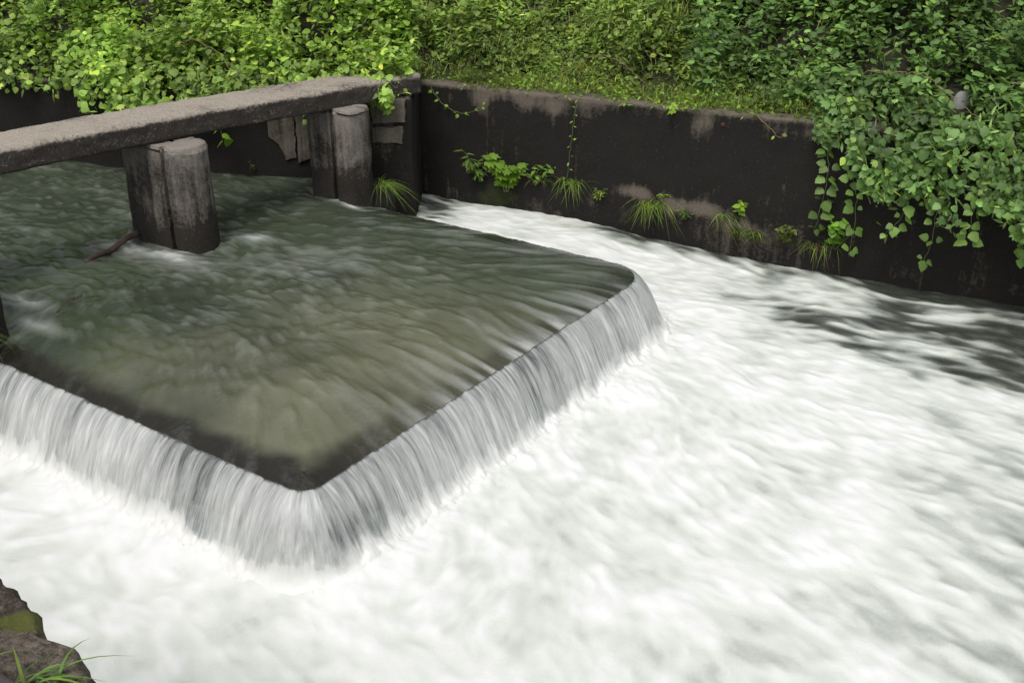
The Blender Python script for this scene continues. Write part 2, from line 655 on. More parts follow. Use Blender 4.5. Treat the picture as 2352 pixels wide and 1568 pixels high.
def stain_right(V):
    st = 0.10 - 0.07 * sstep(0.55, 0.8, V[:, 2]) - 0.05 * sstep(0.0, -.3, V[:, 2])
    st += blobs(V, [(-0.30, 0.74, .10, .16, -.30), (0.15, 0.76, .10, .10, -.28), (0.42, 0.74, .12, .10, -.30), (1.75, 0.72, .08, .14, -.24), (0.8, .80, .3, .05, -.12),
                    (1.20, -0.02, .20, .07, -.38), (1.55, -0.10, .16, .07, -.36), (1.85, -0.10, .18, .07, -.34), (2.15, -0.22, .16, .06, -.25), (-.05, .78, .2, .05, -.2),
                    (2.6, 0.72, .3, .05, -.10)])
    st -= 0.30 * sstep(WTOP - 0.05, WTOP - 0.005, V[:, 2])
    return st


def moss_right(V):
    m = 0.54 * sstep(0.50, 0.80, V[:, 2]) * (1 - sstep(WTOP - .01, WTOP, V[:, 2]) * 0.5) * sstep(0.3, 1.2, V[:, 0])
    m += 0.42 * sstep(-0.12, -0.3, V[:, 2]) * (1 - sstep(2.4, 3.2, V[:, 0]))
    return m + blobs(V, [(.9, -.05, .5, .15, .12), (-.2, -.1, .4, .2, .3), (.6, 0, .12, .12, .4), (.3, -.02, .1, .1, .3), (1.36, -.1, .16, .12, .4), (1.98, -.12, .12, .1, .3), (2.12, -.27, .1, .1, .3), (2.28, -.26, .1, .1, .3), (2.78, -.28, .14, .12, .4), (2.52, -.3, .12, .1, .3), (.24, -.08, .12, .1, .3), (-.06, -.18, .2, .12, .3)])


rw = wall_strip("retaining_wall", FAR[5:], 0.20, -1.0, WTOP, M['wall'], stain_right, moss_right)
tag(rw, "long black stained concrete retaining wall with grassy top beside the white side channel", "wall")


def stain_up(V):
    st = 0.16 + 0 * V[:, 0]
    return st - 0.22 * sstep(WTOP - 0.03, WTOP - 0.005, V[:, 2]) + blobs(V, [(-1.35, .55, .3, .3, -.2), (-1.15, .1, .3, .3, -.1)])


def moss_up(V):
    return 0.42 * sstep(0.6, 0.1, V[:, 2]) * (0.5 + 0.5 * sstep(-3.5, -2.5, V[:, 0])) + blobs(V, [(-4.6, .4, .7, .5, .25)])


uw = wall_strip("channel_wall", FAR[:6], 0.20, -0.8, WTOP, M['wall'], stain_up, moss_up)
tag(uw, "dark mossy channel wall under the overhanging bush, behind the footbridge", "wall")


def slab_patch(parent, poly, thick, mat, seed):
    """patch of old pale render, slightly proud of the wall; poly in (x, z) on the upstream wall face"""
    poly = np.array(poly, float)
    # resample and roughen
    pts = []
    for a, b in zip(poly, np.roll(poly, -1, 0)):
        for k in np.linspace(0, 1, 9)[:-1]:
            pts.append(a + (b - a) * k)
    pts = np.array(pts)
    pts += 0.016 * np.stack([fbm(pts[:, 0] * 9 + seed, pts[:, 1] * 9, 1, 3), fbm(pts[:, 0] * 9 + seed, pts[:, 1] * 9, 7, 3)], -1)
    c = pts.mean(0)
    rings = []
    for k, pr in ((1.0, -0.03), (1.0, thick * 0.6), (0.97, thick), (0.6, thick), (0.2, thick), (0.001, thick)):
        r = c + (pts - c) * k
        yy = np.interp(r[:, 0], FAR[:5, 0], FAR[:5, 1]) - pr
        rings.append(np.column_stack([r[:, 0], yy, r[:, 1]]))
    V = np.concatenate(rings)
    n = len(pts)
    Q = []
    for i in range(len(rings) - 1):
        a = i * n + np.arange(n)
        b = i * n + (np.arange(n) + 1) % n
        Q.append(np.stack([a, b, b + n, a + n], -1))
    V[:, 1] += 0.004 * fbm(V[:, 0] * 8, V[:, 2] * 8, 0, 3)
    me = mesh_np("render_patch", V, np.concatenate(Q), False, {"stain": 0.18 * sstep(0.35, 0.05, V[:, 2]), "moss": 0.2 * sstep(0.4, 0.1, V[:, 2])})
    return link("render_patch", me, parent, mat)


slab_patch(uw, [(-2.42, 0.80), (-2.14, 0.80), (-2.135, 0.48), (-2.14, 0.20), (-2.25, 0.18), (-2.31, 0.34), (-2.41, 0.40)], 0.020, M['patch'], 1.0)
slab_patch(uw, [(-2.125, 0.80), (-1.98, 0.80), (-1.97, 0.22), (-2.12, 0.16)], 0.030, M['patch'], 5.0)
slab_patch(uw, [(-1.36, 0.83), (-1.02, 0.83), (-1.02, 0.62), (-1.36, 0.58)], 0.030, M['patch'], 9.0)
slab_patch(uw, [(-1.36, 0.545), (-1.05, 0.57), (-1.06, 0.40), (-1.36, 0.40)], 0.020, M['patch'], 14.0)

# left bank (out of frame but for the broken block): wall and ground
LB = np.array([(6.5, -3.2), (0.6, 0.9), (-1.75, 2.55), (-5.2, 5.0), (-4.55, 6.1), (-7.0, 7.9), (-24, 19.0)])
LBo = LB[::-1]
lw = wall_strip("bank_wall", LB, 0.3, -1.2, 0.62, M['wall'], None, None, 0.12, 0.03)
tag(lw, "low dark bank wall beside the broken mossy block", "wall")
gx = np.linspace(-30, 8, 96)
gy = np.linspace(-14, 26, 110)
X, Y = np.meshgrid(gx, gy, indexing='ij')
dL = poly_dist(X, Y, LB)
yl = np.interp(X, LBo[:, 0], LBo[:, 1])
side = np.where(X < -5.2, Y < np.interp(X, [-24, -7, -4.55], [19, 7.9, 6.1]), Y < np.interp(X, [-5.2, -1.75, .6, 6.5], [5.0, 2.55, .9, -3.2]))
mk = side & (dL > 0.2)
Zl = 0.55 + 0.35 * sstep(0.2, 4, dL) + 0.04 * fbm(X * 2, Y * 2, 0, 3)
fm = mk[:-1, :-1] & mk[1:, :-1] & mk[1:, 1:] & mk[:-1, 1:]
Vc, Qc, _ = compact(np.stack([X, Y, Zl], -1).reshape(-1, 3), grid_faces(len(gx), len(gy), fm), {})
tag(link("near_bank", mesh_np("near_bank", Vc, Qc), None, M['soil']), kind="structure")

# ------------------------------------------------------------------ footbridge: deck and piers
bridge = empty("footbridge", (*to_xy(-3.6, 2.1), -0.4))
tag(bridge, "weathered concrete footbridge slab on piers above the weir pool", "bridge")
boff = np.array([*to_xy(-3.6, 2.1), -0.4])


def world_child(name, me, parent, mat, off):
    me.transform(Matrix.Translation(-Vector(off)))
    return link(name, me, parent, mat)


def make_deck():
    d = np.array([0.70, 0.714]); n = np.array([-0.714, 0.70])
    A = np.array([-3.69, 7.36])
    W, z0, z1, rr = 0.535, 0.85, 1.035, 0.022
    ts = np.arange(-3.2, 4.02, 0.022)
    prof = []
    for w in np.linspace(rr, W - rr, 26): prof.append((w, z0))
    for a in np.linspace(0, 1, 4)[1:]: prof.append((W - rr + rr * math.sin(a * math.pi / 2), z0 + rr - rr * math.cos(a * math.pi / 2)))
    for z in np.linspace(z0 + rr, z1 - rr, 10)[1:]: prof.append((W, z))
    for a in np.linspace(0, 1, 4)[1:]: prof.append((W - rr + rr * math.cos(a * math.pi / 2), z1 - rr + rr * math.sin(a * math.pi / 2)))
    for w in np.linspace(W - rr, rr * 2, 26)[1:]: prof.append((w, z1))
    for a in np.linspace(0, 1, 6)[1:]: prof.append((rr * 2 - rr * 2 * math.sin(a * math.pi / 2), z1 - rr * 1.6 + rr * 1.6 * math.cos(a * math.pi / 2)))
    for z in np.linspace(z1 - rr * 1.6, z0 + rr, 10)[1:]: prof.append((0, z))
    for a in np.linspace(0, 1, 4)[1:-1]: prof.append((rr - rr * math.cos(a * math.pi / 2), z0 + rr - rr * math.sin(a * math.pi / 2)))
    prof = np.array(prof)
    m = len(prof)
    V = np.concatenate([np.column_stack([(A + d * t)[None, :] + prof[:, :1] * n[None, :], prof[:, 1]]) for t in ts])
    nt_ = len(ts)
    idx = np.arange(nt_ * m).reshape(nt_, m)
    Q = np.stack([idx[:-1], np.roll(idx, -1, 1)[:-1], np.roll(idx, -1, 1)[1:], idx[1:]], -1).reshape(-1, 4)
    pw = np.tile(prof[:, 0], nt_)
    pz = np.tile(prof[:, 1], nt_)
    tt = np.repeat(ts, m)
    f1 = fbm(V[:, 0] * 5, V[:, 1] * 5, V[:, 2] * 9, 5)
    f2 = fbm(V[:, 0] * 14, V[:, 1] * 14, V[:, 2] * 14 + 4, 4)
    edge = np.exp(-((pw - 0.0) / 0.04) ** 2)
    nd = np.column_stack([np.outer(-(f1 * .005 + f2 * 0.007) * edge, n)[:, 0], np.outer(-(f1 * .005 + f2 * 0.007) * edge, n)[:, 1], 0.004 * f1 + 0.003 * f2 * (1 + edge)])
    V = V + nd
    V[:, 2] += 0.012 * np.sin(tt * 1.3)
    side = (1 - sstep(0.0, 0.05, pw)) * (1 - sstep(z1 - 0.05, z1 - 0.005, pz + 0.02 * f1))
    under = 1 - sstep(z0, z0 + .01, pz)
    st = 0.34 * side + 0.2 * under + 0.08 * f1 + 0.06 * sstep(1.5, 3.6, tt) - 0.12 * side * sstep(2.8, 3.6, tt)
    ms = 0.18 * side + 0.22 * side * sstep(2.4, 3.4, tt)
    Q = Q[:, ::-1]
    me = mesh_np("deck", V, Q, True, {"stain": st, "moss": ms})
    # close both ends
    import bmesh
    bm = bmesh.new(); bm.from_mesh(me)
    bmesh.ops.holes_fill(bm, edges=[e for e in bm.edges if e.is_boundary], sides=0)
    bm.to_mesh(me); bm.free()
    return me


deck = world_child("deck", make_deck(), bridge, M['deck'], boff)


def stadium(p_nose, p_back, qc, r, groove_p=None, sharp=False, gw=0.055, gd=0.05):
    """plan outline in world coordinates, going round anticlockwise; grooves for stop logs on both flanks"""
    L = []
    def flank(sgn, p_from, p_to):
        seq = []
        ps = [p_from]
        if groove_p is not None:
            g = [groove_p + gw / 2, groove_p + gw / 2, groove_p - gw / 2, groove_p - gw / 2]
            if p_from < p_to: g = g[::-1]
            qs = [r, r - gd, r - gd, r]
            seq = [(p_from, r)] + [(a, b) for a, b in zip(g, qs)] + [(p_to, r)]
        else:
            seq = [(p_from, r), (p_to, r)]
        out_ = []
        for (a, b), (c, e) in zip(seq[:-1], seq[1:]):
            for k in np.linspace(0, 1, 5)[:-1]:
                out_.append((a + (c - a) * k, qc + sgn * (b + (e - b) * k)))
        return out_
    cn, cb = p_nose - r, p_back + r
    if sharp:
        # square downstream end with a worn far corner
        L += flank(-1, p_back + r, p_nose - 0.02)
        L += [(p_nose - 0.015, qc - r + 0.005), (p_nose, qc - r + 0.02), (p_nose + .02, qc - r * 0.5), (p_nose + .03, qc), (p_nose + .02, qc + r * .45)]
        for a in np.linspace(0, math.pi / 2, 6):
            L.append((p_nose - 0.10 + 0.10 * math.cos(a), qc + r - .10 + .10 * math.sin(a)))
        L += flank(1, p_nose - .11, p_back + r)
    else:
        L += flank(-1, cb, cn)
        for a in np.linspace(-math.pi / 2, math.pi / 2, 17)[:-1]:
            L.append((cn + r * math.cos(a), qc + r * math.sin(a)))
        L += flank(1, cn, cb)
    for a in np.linspace(math.pi / 2, 1.5 * math.pi, 15)[:-1]:
        L.append((cb + r * math.cos(a), qc + r * math.sin(a)))
    L = np.array(L)
    x, y = to_xy(L[:, 0], L[:, 1])
    return np.column_stack([x, y])


def pier_stain(V):
    return 0.04 + 0.26 * sstep(0.40, 0.0, V[:, 2]) - 0.10 * sstep(0.5, 0.85, V[:, 2]) - 0.25 * sstep(0.835, 0.85, V[:, 2])


def pier_moss(V):
    return 0.45 * sstep(0.25, 0.0, V[:, 2])


rows = np.concatenate([np.arange(-0.55, 0.80, 0.04), [0.80, 0.83, 0.855]])
piers = []
for (pn, pb, qc, r, gp, sh, sd) in ((-3.17, -4.03, 2.14, 0.185, -3.40, False, 0.0), (-3.00, -3.62, 3.86, 0.165, -3.22, True, 5.0), (-2.97, -4.2, 0.08, 0.19, -3.3, False, 9.0)):
    me = sweep_solid(stadium(pn, pb, qc, r, gp, sh), rows, disp=0.009, dscale=6, taper=0.03 if not sh else 0.015, name="pier", stain=pier_stain, moss=pier_moss, top_round=0.03, seed=sd)
    piers.append(world_child("pier", me, bridge, M['pier'], boff))

# ------------------------------------------------------------------ concrete weir body under the water
weir = empty("weir", (*to_xy(-1.5, QW / 2), -1.0))
woff = np.array([*to_xy(-1.5, QW / 2), -1.0])
tag(weir, "dark concrete box weir wall standing behind the falling water curtain", "weir")
pts, nrm, s = crest_line(0.05)
# crest wall: outer face just inside the falling sheet, submerged sill on top
prof = [(-0.035, -1.0), (-0.035, -0.6), (-0.035, -0.3), (-0.035, -0.14), (-0.05, -0.115), (-0.12, -0.11), (-0.22, -0.115), (-0.25, -0.16), (-0.25, -1.0)]
V = []
for d, z in prof:
    pp = pts + nrm * d
    x, y = to_xy(pp[:, 0], pp[:, 1])
    V.append(np.column_stack([x, y, np.full(len(x), z)]))
V = np.stack(V, 1)
Q = grid_faces(V.shape[0], V.shape[1])
me = mesh_np("crest_wall", V.reshape(-1, 3) + 0.008 * fbm(V.reshape(-1, 3)[:, 0] * 6, V.reshape(-1, 3)[:, 1] * 6, V.reshape(-1, 3)[:, 2] * 6, 3)[:, None], Q, True, {"stain": np.full(V.shape[0] * V.shape[1], .15), "moss": np.zeros(V.shape[0] * V.shape[1])})
world_child("crest_wall", me, weir, M['weir'], woff)


def pq_box(name, p0, p1, q0, q1, z0, z1, parent, mat, off, disp=0.008):
    c = []
    for a, b in ((p0, q0), (p1, q0), (p1, q1), (p0, q1)):
        c.append(to_xy(a, b))
    ring = []
    for a, b in zip(np.array(c), np.roll(np.array(c), -1, 0)):
        for k in np.linspace(0, 1, 9)[:-1]:
            ring.append(a + (b - a) * k)
    me = sweep_solid(ring, np.arange(z0, z1 + 0.001, (z1 - z0) / 8), disp=disp, dscale=5, name=name, top_round=0.02)
    return world_child(name, me, parent, mat, off)


# stub sills closing the gap between the end piers and the banks
pq_box("side_sill", -3.35, -3.12, 4.02, 4.62, -1.0, 0.02, weir, M['weir'], woff)
pq_box("side_sill", -3.5, -3.2, -0.75, 0.02, -1.0, 0.30, weir, M['weir'], woff)

# ------------------------------------------------------------------ upper water
h = 0.015
pg = np.arange(-7.6, 0.06, h)
qg = np.arange(-1.6, 5.4, h)
Pg, Qg = np.meshgrid(pg, qg, indexing='ij')
wL = np.exp(-np.clip(Qg, 0, 9) / 0.75) * (Pg > P0 - .3)
wF = np.exp(-np.clip(QW - Qg, 0, 9) / 0.55) * (Pg > P0 - .3)
wR = np.exp(-np.clip(-Pg, 0, 9) / 0.8)
vx = 0.75 + 1.1 * wR
vy = -1.35 * wL + 1.15 * wF + 0.45 * fbm(Pg * 1.1, Qg * 1.1, 5, 2)
# go round the pier
for (cp, cq, rad) in ((-3.6, 2.14, .45), (-3.5, 3.86, .4)):
    dp, dq = Pg - cp, Qg - cq
    r2 = dp * dp * 0.5 + dq * dq
    vy += 0.8 * np.sign(dq) * np.exp(-r2 / rad ** 2) * (-dp * 1.2)
vx += 0.35 * fbm(Pg * 1.3 + 7, Qg * 1.3, 9, 2)
spd = np.hypot(vx, vy)
noisem = [rng.normal(size=Pg.shape) for _ in range(1)]


def blur(a, k):
    """separable box blur, thrice"""
    for _ in range(3):
        for ax in (0, 1):
            c = np.cumsum(np.pad(a, [(k + 1, k) if i == ax else (0, 0) for i in (0, 1)], mode='wrap'), axis=ax)
            a = (np.take(c, np.arange(2 * k + 1, c.shape[ax]), axis=ax) - np.take(c, np.arange(0, c.shape[ax] - 2 * k - 1), axis=ax)) / (2 * k + 1)
    return a / (a.std() + 1e-9)


n_f = rng.normal(size=Pg.shape)
n_1 = blur(rng.normal(size=Pg.shape), 1)
n_3 = blur(rng.normal(size=Pg.shape), 3)
n_7 = blur(rng.normal(size=Pg.shape), 7)
k1 = lic(n_1, vx, vy, h, 0.09, 9)
k3 = lic(n_3, vx, vy, h, 0.22, 12)
k7 = lic(n_7, vx, vy, h, 0.40, 12)
near = np.clip(wL + wR + wF, 0, 1)
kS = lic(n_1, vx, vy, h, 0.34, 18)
k0 = lic(n_f, vx, vy, h, 0.10, 9)
k2 = lic(blur(rng.normal(size=Pg.shape), 2), vx, vy, h, 0.10, 8)
UH = (0.0017 * k0 + 0.0040 * k1 + 0.0050 * k2 + 0.0034 * k3) * (1 - 0.15 * near) + 0.0060 * k7 * (1 - 0.5 * near) + 0.0022 * kS * near


def draw_down(d):
    t = np.clip((d + 0.75) / 0.75, 0, 1)
    return LIP * t ** 3


def up_h(p, q):
    fi, fj = (p - pg[0]) / h, (q - qg[0]) / h
    inside = (p > pg[0]) & (p < pg[-1]) & (q > qg[0]) & (q < qg[-1])
    d = crest_d(p, q)
    calm = 1 - 0.6 * sstep(-0.18, 0.0, d)
    z = bil(UH, fi, fj) * calm * np.where(inside, 1, 0) + np.where(inside, 0, 0.008 * fbm(p * 3, q * 5, 1, 4))
    # standing waves and piled water against the pier noses
    z = z + 0.035 * np.exp(-(((p + 3.05) / .16) ** 2 + ((q - 2.5) / .14) ** 2)) + 0.02 * np.exp(-(((p + 3.9) / .2) ** 2 + ((q - 1.75) / .14) ** 2)) - 0.02 * np.exp(-(((p + 2.9) / .25) ** 2 + ((q - 2.05) / .2) ** 2))
    z = z + 0.012 * fbm(p * 1.6, q * 1.9, 2, 2) * (1 - sstep(-.5, 0, d))
    return z + np.where(p > P0 - .4, draw_down(d), 0) * sstep(P0 - .4, P0 + .1, p)


def up_bed(p, q):
    """what is seen through the water: silty olive bed, darker green deep water upstream, dark concrete sill along the crest"""
    d = crest_d(p, q)
    n = fbm(p * 1.3, q * 1.3, 4, 4)
    t = sstep(-2.8, -0.5, p + 0.5 * n) * sstep(3.6, 1.2, q + 0.4 * n)
    deep = np.array([0.044, 0.055, 0.036])
    silt = np.array([0.112, 0.113, 0.074])
    c = deep + (silt - deep) * t[..., None]
    c = c * (1 + 0.25 * n)[..., None]
    edge = -0.14 + 0.06 * fbm(p * 2.4, q * 2.4, 8, 4)
    left = sstep(0.9, 0.3, q) + 0
    sill = sstep(edge - 0.09, edge + 0.06, d) * (p > P0 - .1) * sstep(QW + .3, QW - .3, q)
    strength = 1.0 - 0.45 * sstep(.2, 1.0, q)  # sill painted paler along the long crest, where sky would reflect
    c = c + (np.array([0.018, 0.016, 0.012]) - c) * (sill * strength)[..., None]
    return c


def up_foam_sheen(p, q):
    f = 0.0
    for (a, b, ra, rb, k) in ((-3.05, 2.50, .16, .10, .55), (-3.80, 1.74, .26, .11, .50), (-3.3, 1.84, .30, .09, .42), (-3.0, 1.75, .4, .2, .16), (-2.8, 2.15, .35, .2, .10),
                              (-3.0, 3.66, .18, .05, .55), (-3.4, 0.62, .25, .1, .55), (-3.0, .42, .3, .08, .5), (-2.3, 2.4, .5, .4, .18), (-2.9, 3.95, .12, .05, .6)):
        f = f + k * np.exp(-((p - a) / ra) ** 2 - ((q - b) / rb) ** 2)
    for (pn, pb, qc, r_) in ((-3.17, -4.03, 2.14, .185), (-3.0, -3.62, 3.86, .165), (-2.97, -4.2, .08, .19)):
        cp = np.clip(p, pb + r_, pn - r_)
        dd2 = np.hypot(p - cp, q - qc) - r_
        f = f + 0.42 * np.exp(-np.clip(dd2, 0, 9) / 0.045) * (0.6 + 0.6 * perlin(p * 9, q * 9, 3))
    fi, fj = (p - pg[0]) / h, (q - qg[0]) / h
    ins_ = (p > pg[0]) & (p < pg[-1]) & (q > qg[0]) & (q < qg[-1])
    d = crest_d(p, q)
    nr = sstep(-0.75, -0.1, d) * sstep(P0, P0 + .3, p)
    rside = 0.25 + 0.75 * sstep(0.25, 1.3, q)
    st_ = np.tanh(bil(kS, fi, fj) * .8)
    f = f + np.where(ins_, nr * rside * (0.20 + 0.20 * st_ + (0.10 + .12 * st_) * sstep(-.22, -.02, d)) + (1 - nr) * (0.09 + 0.02 * bil(k3, fi, fj) + 0.045 * bil(k1, fi, fj) + 0.030 * bil(k0, fi, fj)), .08)  # bubble streaks and pale haze that also paint the sky's reflection into the colour
    return np.clip(f, 0, 1.2)


ps = np.concatenate([np.linspace(-16, -7.6, 50)[:-1], np.linspace(-7.6, -4.6, 160)[:-1], np.arange(-4.6, 0.01, 0.0135)])
qs = np.concatenate([np.linspace(-5, -0.2, 70)[:-1], np.arange(-0.2, QW + .15, 0.0135), np.linspace(QW + .15, 9, 90)[1:]])
Pm, Qm = np.meshgrid(ps, qs, indexing='ij')
Dm = crest_d(Pm, Qm)
ok = np.where(Pm > P0 - 0.15, Dm < -0.08, True)
fmask = ok[:-1, :-1] & ok[1:, :-1] & ok[1:, 1:] & ok[:-1, 1:]
Zm = up_h(Pm, Qm)
Xm, Ym = to_xy(Pm, Qm)
# keep to the channel
chan = (Ym < wall_y(Xm) + 0.08) & (Qm > -0.9) & ~((Xm > -1.02) & (Pm < P0 - .1))
fmask &= (chan[:-1, :-1] & chan[1:, :-1] & chan[1:, 1:] & chan[:-1, 1:])
V = np.stack([Xm, Ym, Zm], -1).reshape(-1, 3)
At = {"bed": up_bed(Pm, Qm).reshape(-1, 3), "foam": up_foam_sheen(Pm, Qm).ravel()}
# flow-aligned coordinate for the fine streaks (across the flow, along the flow)
across = np.where(Qm < np.minimum(-Pm, QW - Qm), Pm, np.where(-Pm < QW - Qm, Qm, Pm + 9))
At["flow"] = np.stack([across, Dm, np.zeros_like(Dm)], -1).reshape(-1, 3)
V1, Q1, A1 = compact(V, grid_faces(len(ps), len(qs), fmask), At)

pts, nrm, s = crest_line(0.009)
tops = np.array([-0.17, -0.145, -0.12, -0.095, -0.07, -0.05, -0.03, -0.015, 0.0])
SP = pts[:, None, :] + nrm[:, None, :] * tops[None, :, None]
p_, q_ = SP[..., 0], SP[..., 1]
zt = up_h(p_, q_) + 0.0015
lipwave = 0.006 * fbm(s * 7, 0 * s, 3, 3) + 0.003 * fbm(s * 30, 0 * s, 5, 2)
zt = zt + lipwave[:, None] * sstep(-0.15, 0, tops)[None, :]
x_, y_ = to_xy(p_, q_)
V2 = np.stack([x_, y_, zt], -1).reshape(-1, 3)
Q2 = grid_faces(len(s), len(tops))
A2 = {"bed": up_bed(p_, q_).reshape(-1, 3), "foam": up_foam_sheen(p_, q_).ravel(), "flow": np.stack([np.broadcast_to(s[:, None], p_.shape), np.broadcast_to(tops, p_.shape), np.broadcast_to(sstep(-.17, -.05, tops), p_.shape)], -1).reshape(-1, 3)}
Vu = np.concatenate([V1, V2])
Qu = np.concatenate([Q1[:, ::1], Q2 + len(V1)])
Au = {k: np.concatenate([A1[k], A2[k]]) for k in A1}
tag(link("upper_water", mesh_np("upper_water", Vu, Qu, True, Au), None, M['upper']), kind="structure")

# ------------------------------------------------------------------ lower pool
hl = 0.018
X0, X1, Y0, Y1 = -4.6, 5.4, 2.2, 11.0
xg = np.arange(X0, X1, hl)
yg = np.arange(Y0, Y1, hl)
Xg, Yg = np.meshgrid(xg, yg, indexing='ij')
Pp, Qp = to_pq(Xg, Yg)
Dg = crest_d(Pp, Qp)
eR = np.exp(-np.clip(Pp, 0, 9) / 1.2)
fl = np.clip(Dg, 0, 9)
lft = sstep(0.15, -0.2, Qp)
bk = sstep(QW - .2, QW + .3, Qp)
gen = 1 - np.clip(lft + bk, 0, 1)
rdx, rdy = Xg - 0.1, Yg - 8.4          # the water fans out from the long crest
rdn = np.hypot(rdx, rdy) + 1e-6
fan = sstep(7.6, 6.2, Yg)
gx_ = (1 - fan) * 0.90 + fan * rdx / rdn
gy_ = (1 - fan) * -0.42 + fan * rdy / rdn
vx = gen * gx_ + lft * (0.55 - 0.9 * np.exp(-fl / 0.35)) + bk * 0.88
vy = gen * gy_ + lft * (-0.45 - 0.5 * np.exp(-fl / .35)) + bk * -0.48
vx += 0.60 * fbm(Xg * 1.1, Yg * 1.1, 1.5, 3)
vy += 0.60 * fbm(Xg * 1.1 + 5, Yg * 1.1, 6.5, 3)
nv = np.hypot(vx, vy) + 1e-6
vx, vy = vx / nv, vy / nv
b2 = blur(rng.normal(size=Xg.shape), 2)
b5 = blur(rng.normal(size=Xg.shape), 5)
l1 = lic(blur(rng.normal(size=Xg.shape), 1), vx, vy, hl, 0.22, 12)
b9 = blur(rng.normal(size=Xg.shape), 9)
b16 = blur(rng.normal(size=Xg.shape), 16)
l2 = lic(b2, vx, vy, hl, 0.36, 14)
l5 = lic(b5, vx, vy, hl, 0.42, 12)
l9 = lic(b9, vx, vy, hl, 0.20, 6)
l16 = lic(b16, vx, vy, hl, 0.2, 5)
q5 = lic(b5, vx, vy, hl, 0.12, 5)
# bright veins: ridges of a warped field drawn out along the flow
wx = Xg + 0.22 * fbm(Xg * 1.7, Yg * 1.7, 21, 3)
wy = Yg + 0.22 * fbm(Xg * 1.7, Yg * 1.7, 31, 3)
th_ = np.arctan2(wy - 8.4, wx - 0.1); rr_ = np.hypot(wx - 0.1, wy - 8.4)
rid = 1 - np.abs(np.where(fan > .5, fbm(th_ * 5.5, rr_ * 0.75, 3, 3), fbm(wx * 1.25, wy * 2.1, 3, 3))) * 2.2
rid2 = 1 - np.abs(fbm(wx * 2.8 + 4, wy * 4.4, 8, 3)) * 2.2
rid3 = 1 - np.abs(fbm(wx * 6.0 + 9, wy * 8.5, 18, 3)) * 2.2
veins = lic(np.clip(rid, 0, 1) ** 4 + 0.8 * np.clip(rid2, 0, 1) ** 4 + 0.6 * np.clip(rid3, 0, 1) ** 3, vx, vy, hl, 0.07, 4)
# fine curling filaments of foam
w2x = Xg + 0.10 * fbm(Xg * 3.1, Yg * 3.1, 41, 4, .6) + 0.05 * l9
w2y = Yg + 0.10 * fbm(Xg * 3.1, Yg * 3.1, 51, 4, .6) + 0.05 * l16
th2 = np.arctan2(w2y - 8.4, w2x - 0.1); rr2 = np.hypot(w2x - 0.1, w2y - 8.4)
f_a = 1 - np.abs(fbm(w2x * 4.2, w2y * 4.2, 61, 3, .6)) * 2.0
f_b = 1 - np.abs(np.where(fan > .5, fbm(th2 * 17, rr2 * 2.6, 71, 3, .6), fbm(w2x * 4.5, w2y * 8, 71, 3, .6))) * 2.0
f_c = 1 - np.abs(fbm(w2x * 9.5 + 3, w2y * 9.5, 81, 2)) * 2.0
fila = lic(np.clip(f_a, 0, 1) ** 3 + np.clip(f_b, 0, 1) ** 3 + .5 * np.clip(f_c, 0, 1) ** 2, vx, vy, hl, 0.065, 4)
# how much air the water carries: heavy below the falls, clearing downstream and along the far wall
dwall = np.clip(np.where(Xg > -0.96, poly_dist(Xg, Yg, FAR[5:]), 9), 0, 9)
air = 0.86 + 0.12 * np.exp(-fl / 0.5)
air -= 0.62 * np.exp(-(dwall / (0.26 + 0.16 * np.clip(Xg - 1.2, 0, 4))) ** 2) * sstep(-0.2, 1.6, Xg)
air -= 0.60 * sstep(-0.35, -0.85, Xg) * bk * (fl > 0)
for (cx, cy, rx, ry, ang, k) in ((3.45, 7.30, 1.3, .58, -.42, .50), (2.55, 8.05, 1.0, .28, -.42, .26), (4.7, 6.9, 1.1, .7, -.4, .50), (3.35, 5.75, .75, .20, -.5, .22), (4.2, 5.6, .9, .9, -.5, .26),
                                 (2.75, 4.25, .7, .14, -.65, .10), (2.30, 3.80, .6, .12, -.7, .18), (3.1, 4.3, .9, 1.0, -.6, .24), (2.4, 3.6, .6, .5, -.6, .14), (3.6, 6.5, .8, .12, -.4, -.25), (2.2, 5.2, 1.1, .7, -.5, .10), (3.0, 5.2, .8, .9, -.5, .08), (0.6, 5.0, .7, .4, -.5, .07), (0.2, 4.2, .5, .3, -.5, .07), (1.0, 3.8, .5, .25, -.6, .16),
                                 (-2.2, 3.6, .5, .4, .2, .10), (-1.0, 3.7, .5, .2, 0, .06)):
    ca, sa = math.cos(ang), math.sin(ang)
    a_ = ((Xg - cx) * ca + (Yg - cy) * sa) / rx
    b_ = (-(Xg - cx) * sa + (Yg - cy) * ca) / ry
    air -= k * np.exp(-a_ * a_ - b_ * b_)
thin = 1 - sstep(0.35, 0.8, air)
FO = air + (0.022 + 0.05 * thin) * l5 + (0.022 + 0.11 * thin) * l2 + (0.020 + 0.11 * thin) * l1 + 0.016 * (1 - thin) * l9 + 0.012 * (1 - thin) * l16 + 0.018 * (1 - .8 * thin) * q5 + (0.095 - 0.05 * thin) * veins + 0.048 * fila - 0.045
low = sstep(6.9, 6.0, Yg)
FO = np.clip(np.where(FO < .52, FO + (.52 - FO) * .50 * low, FO), 0.03, 1.05)
LH = 0.006 * l16 + 0.0035 * l9 + 0.0028 * q5 + 0.0014 * l2 + 0.003 * veins + 0.0032 * fila
boil = np.exp(-fl / 0.35)
LH = LH * (1 + 0.9 * boil) + np.exp(-(fl / 0.42) ** 2) * (0.030 * fbm(Xg * 4, Yg * 4, 2, 5, .6) + 0.050 * np.abs(fbm(Xg * 11, Yg * 11, 6, 4, .7)) * np.exp(-(fl / 0.36) ** 2) - .008)


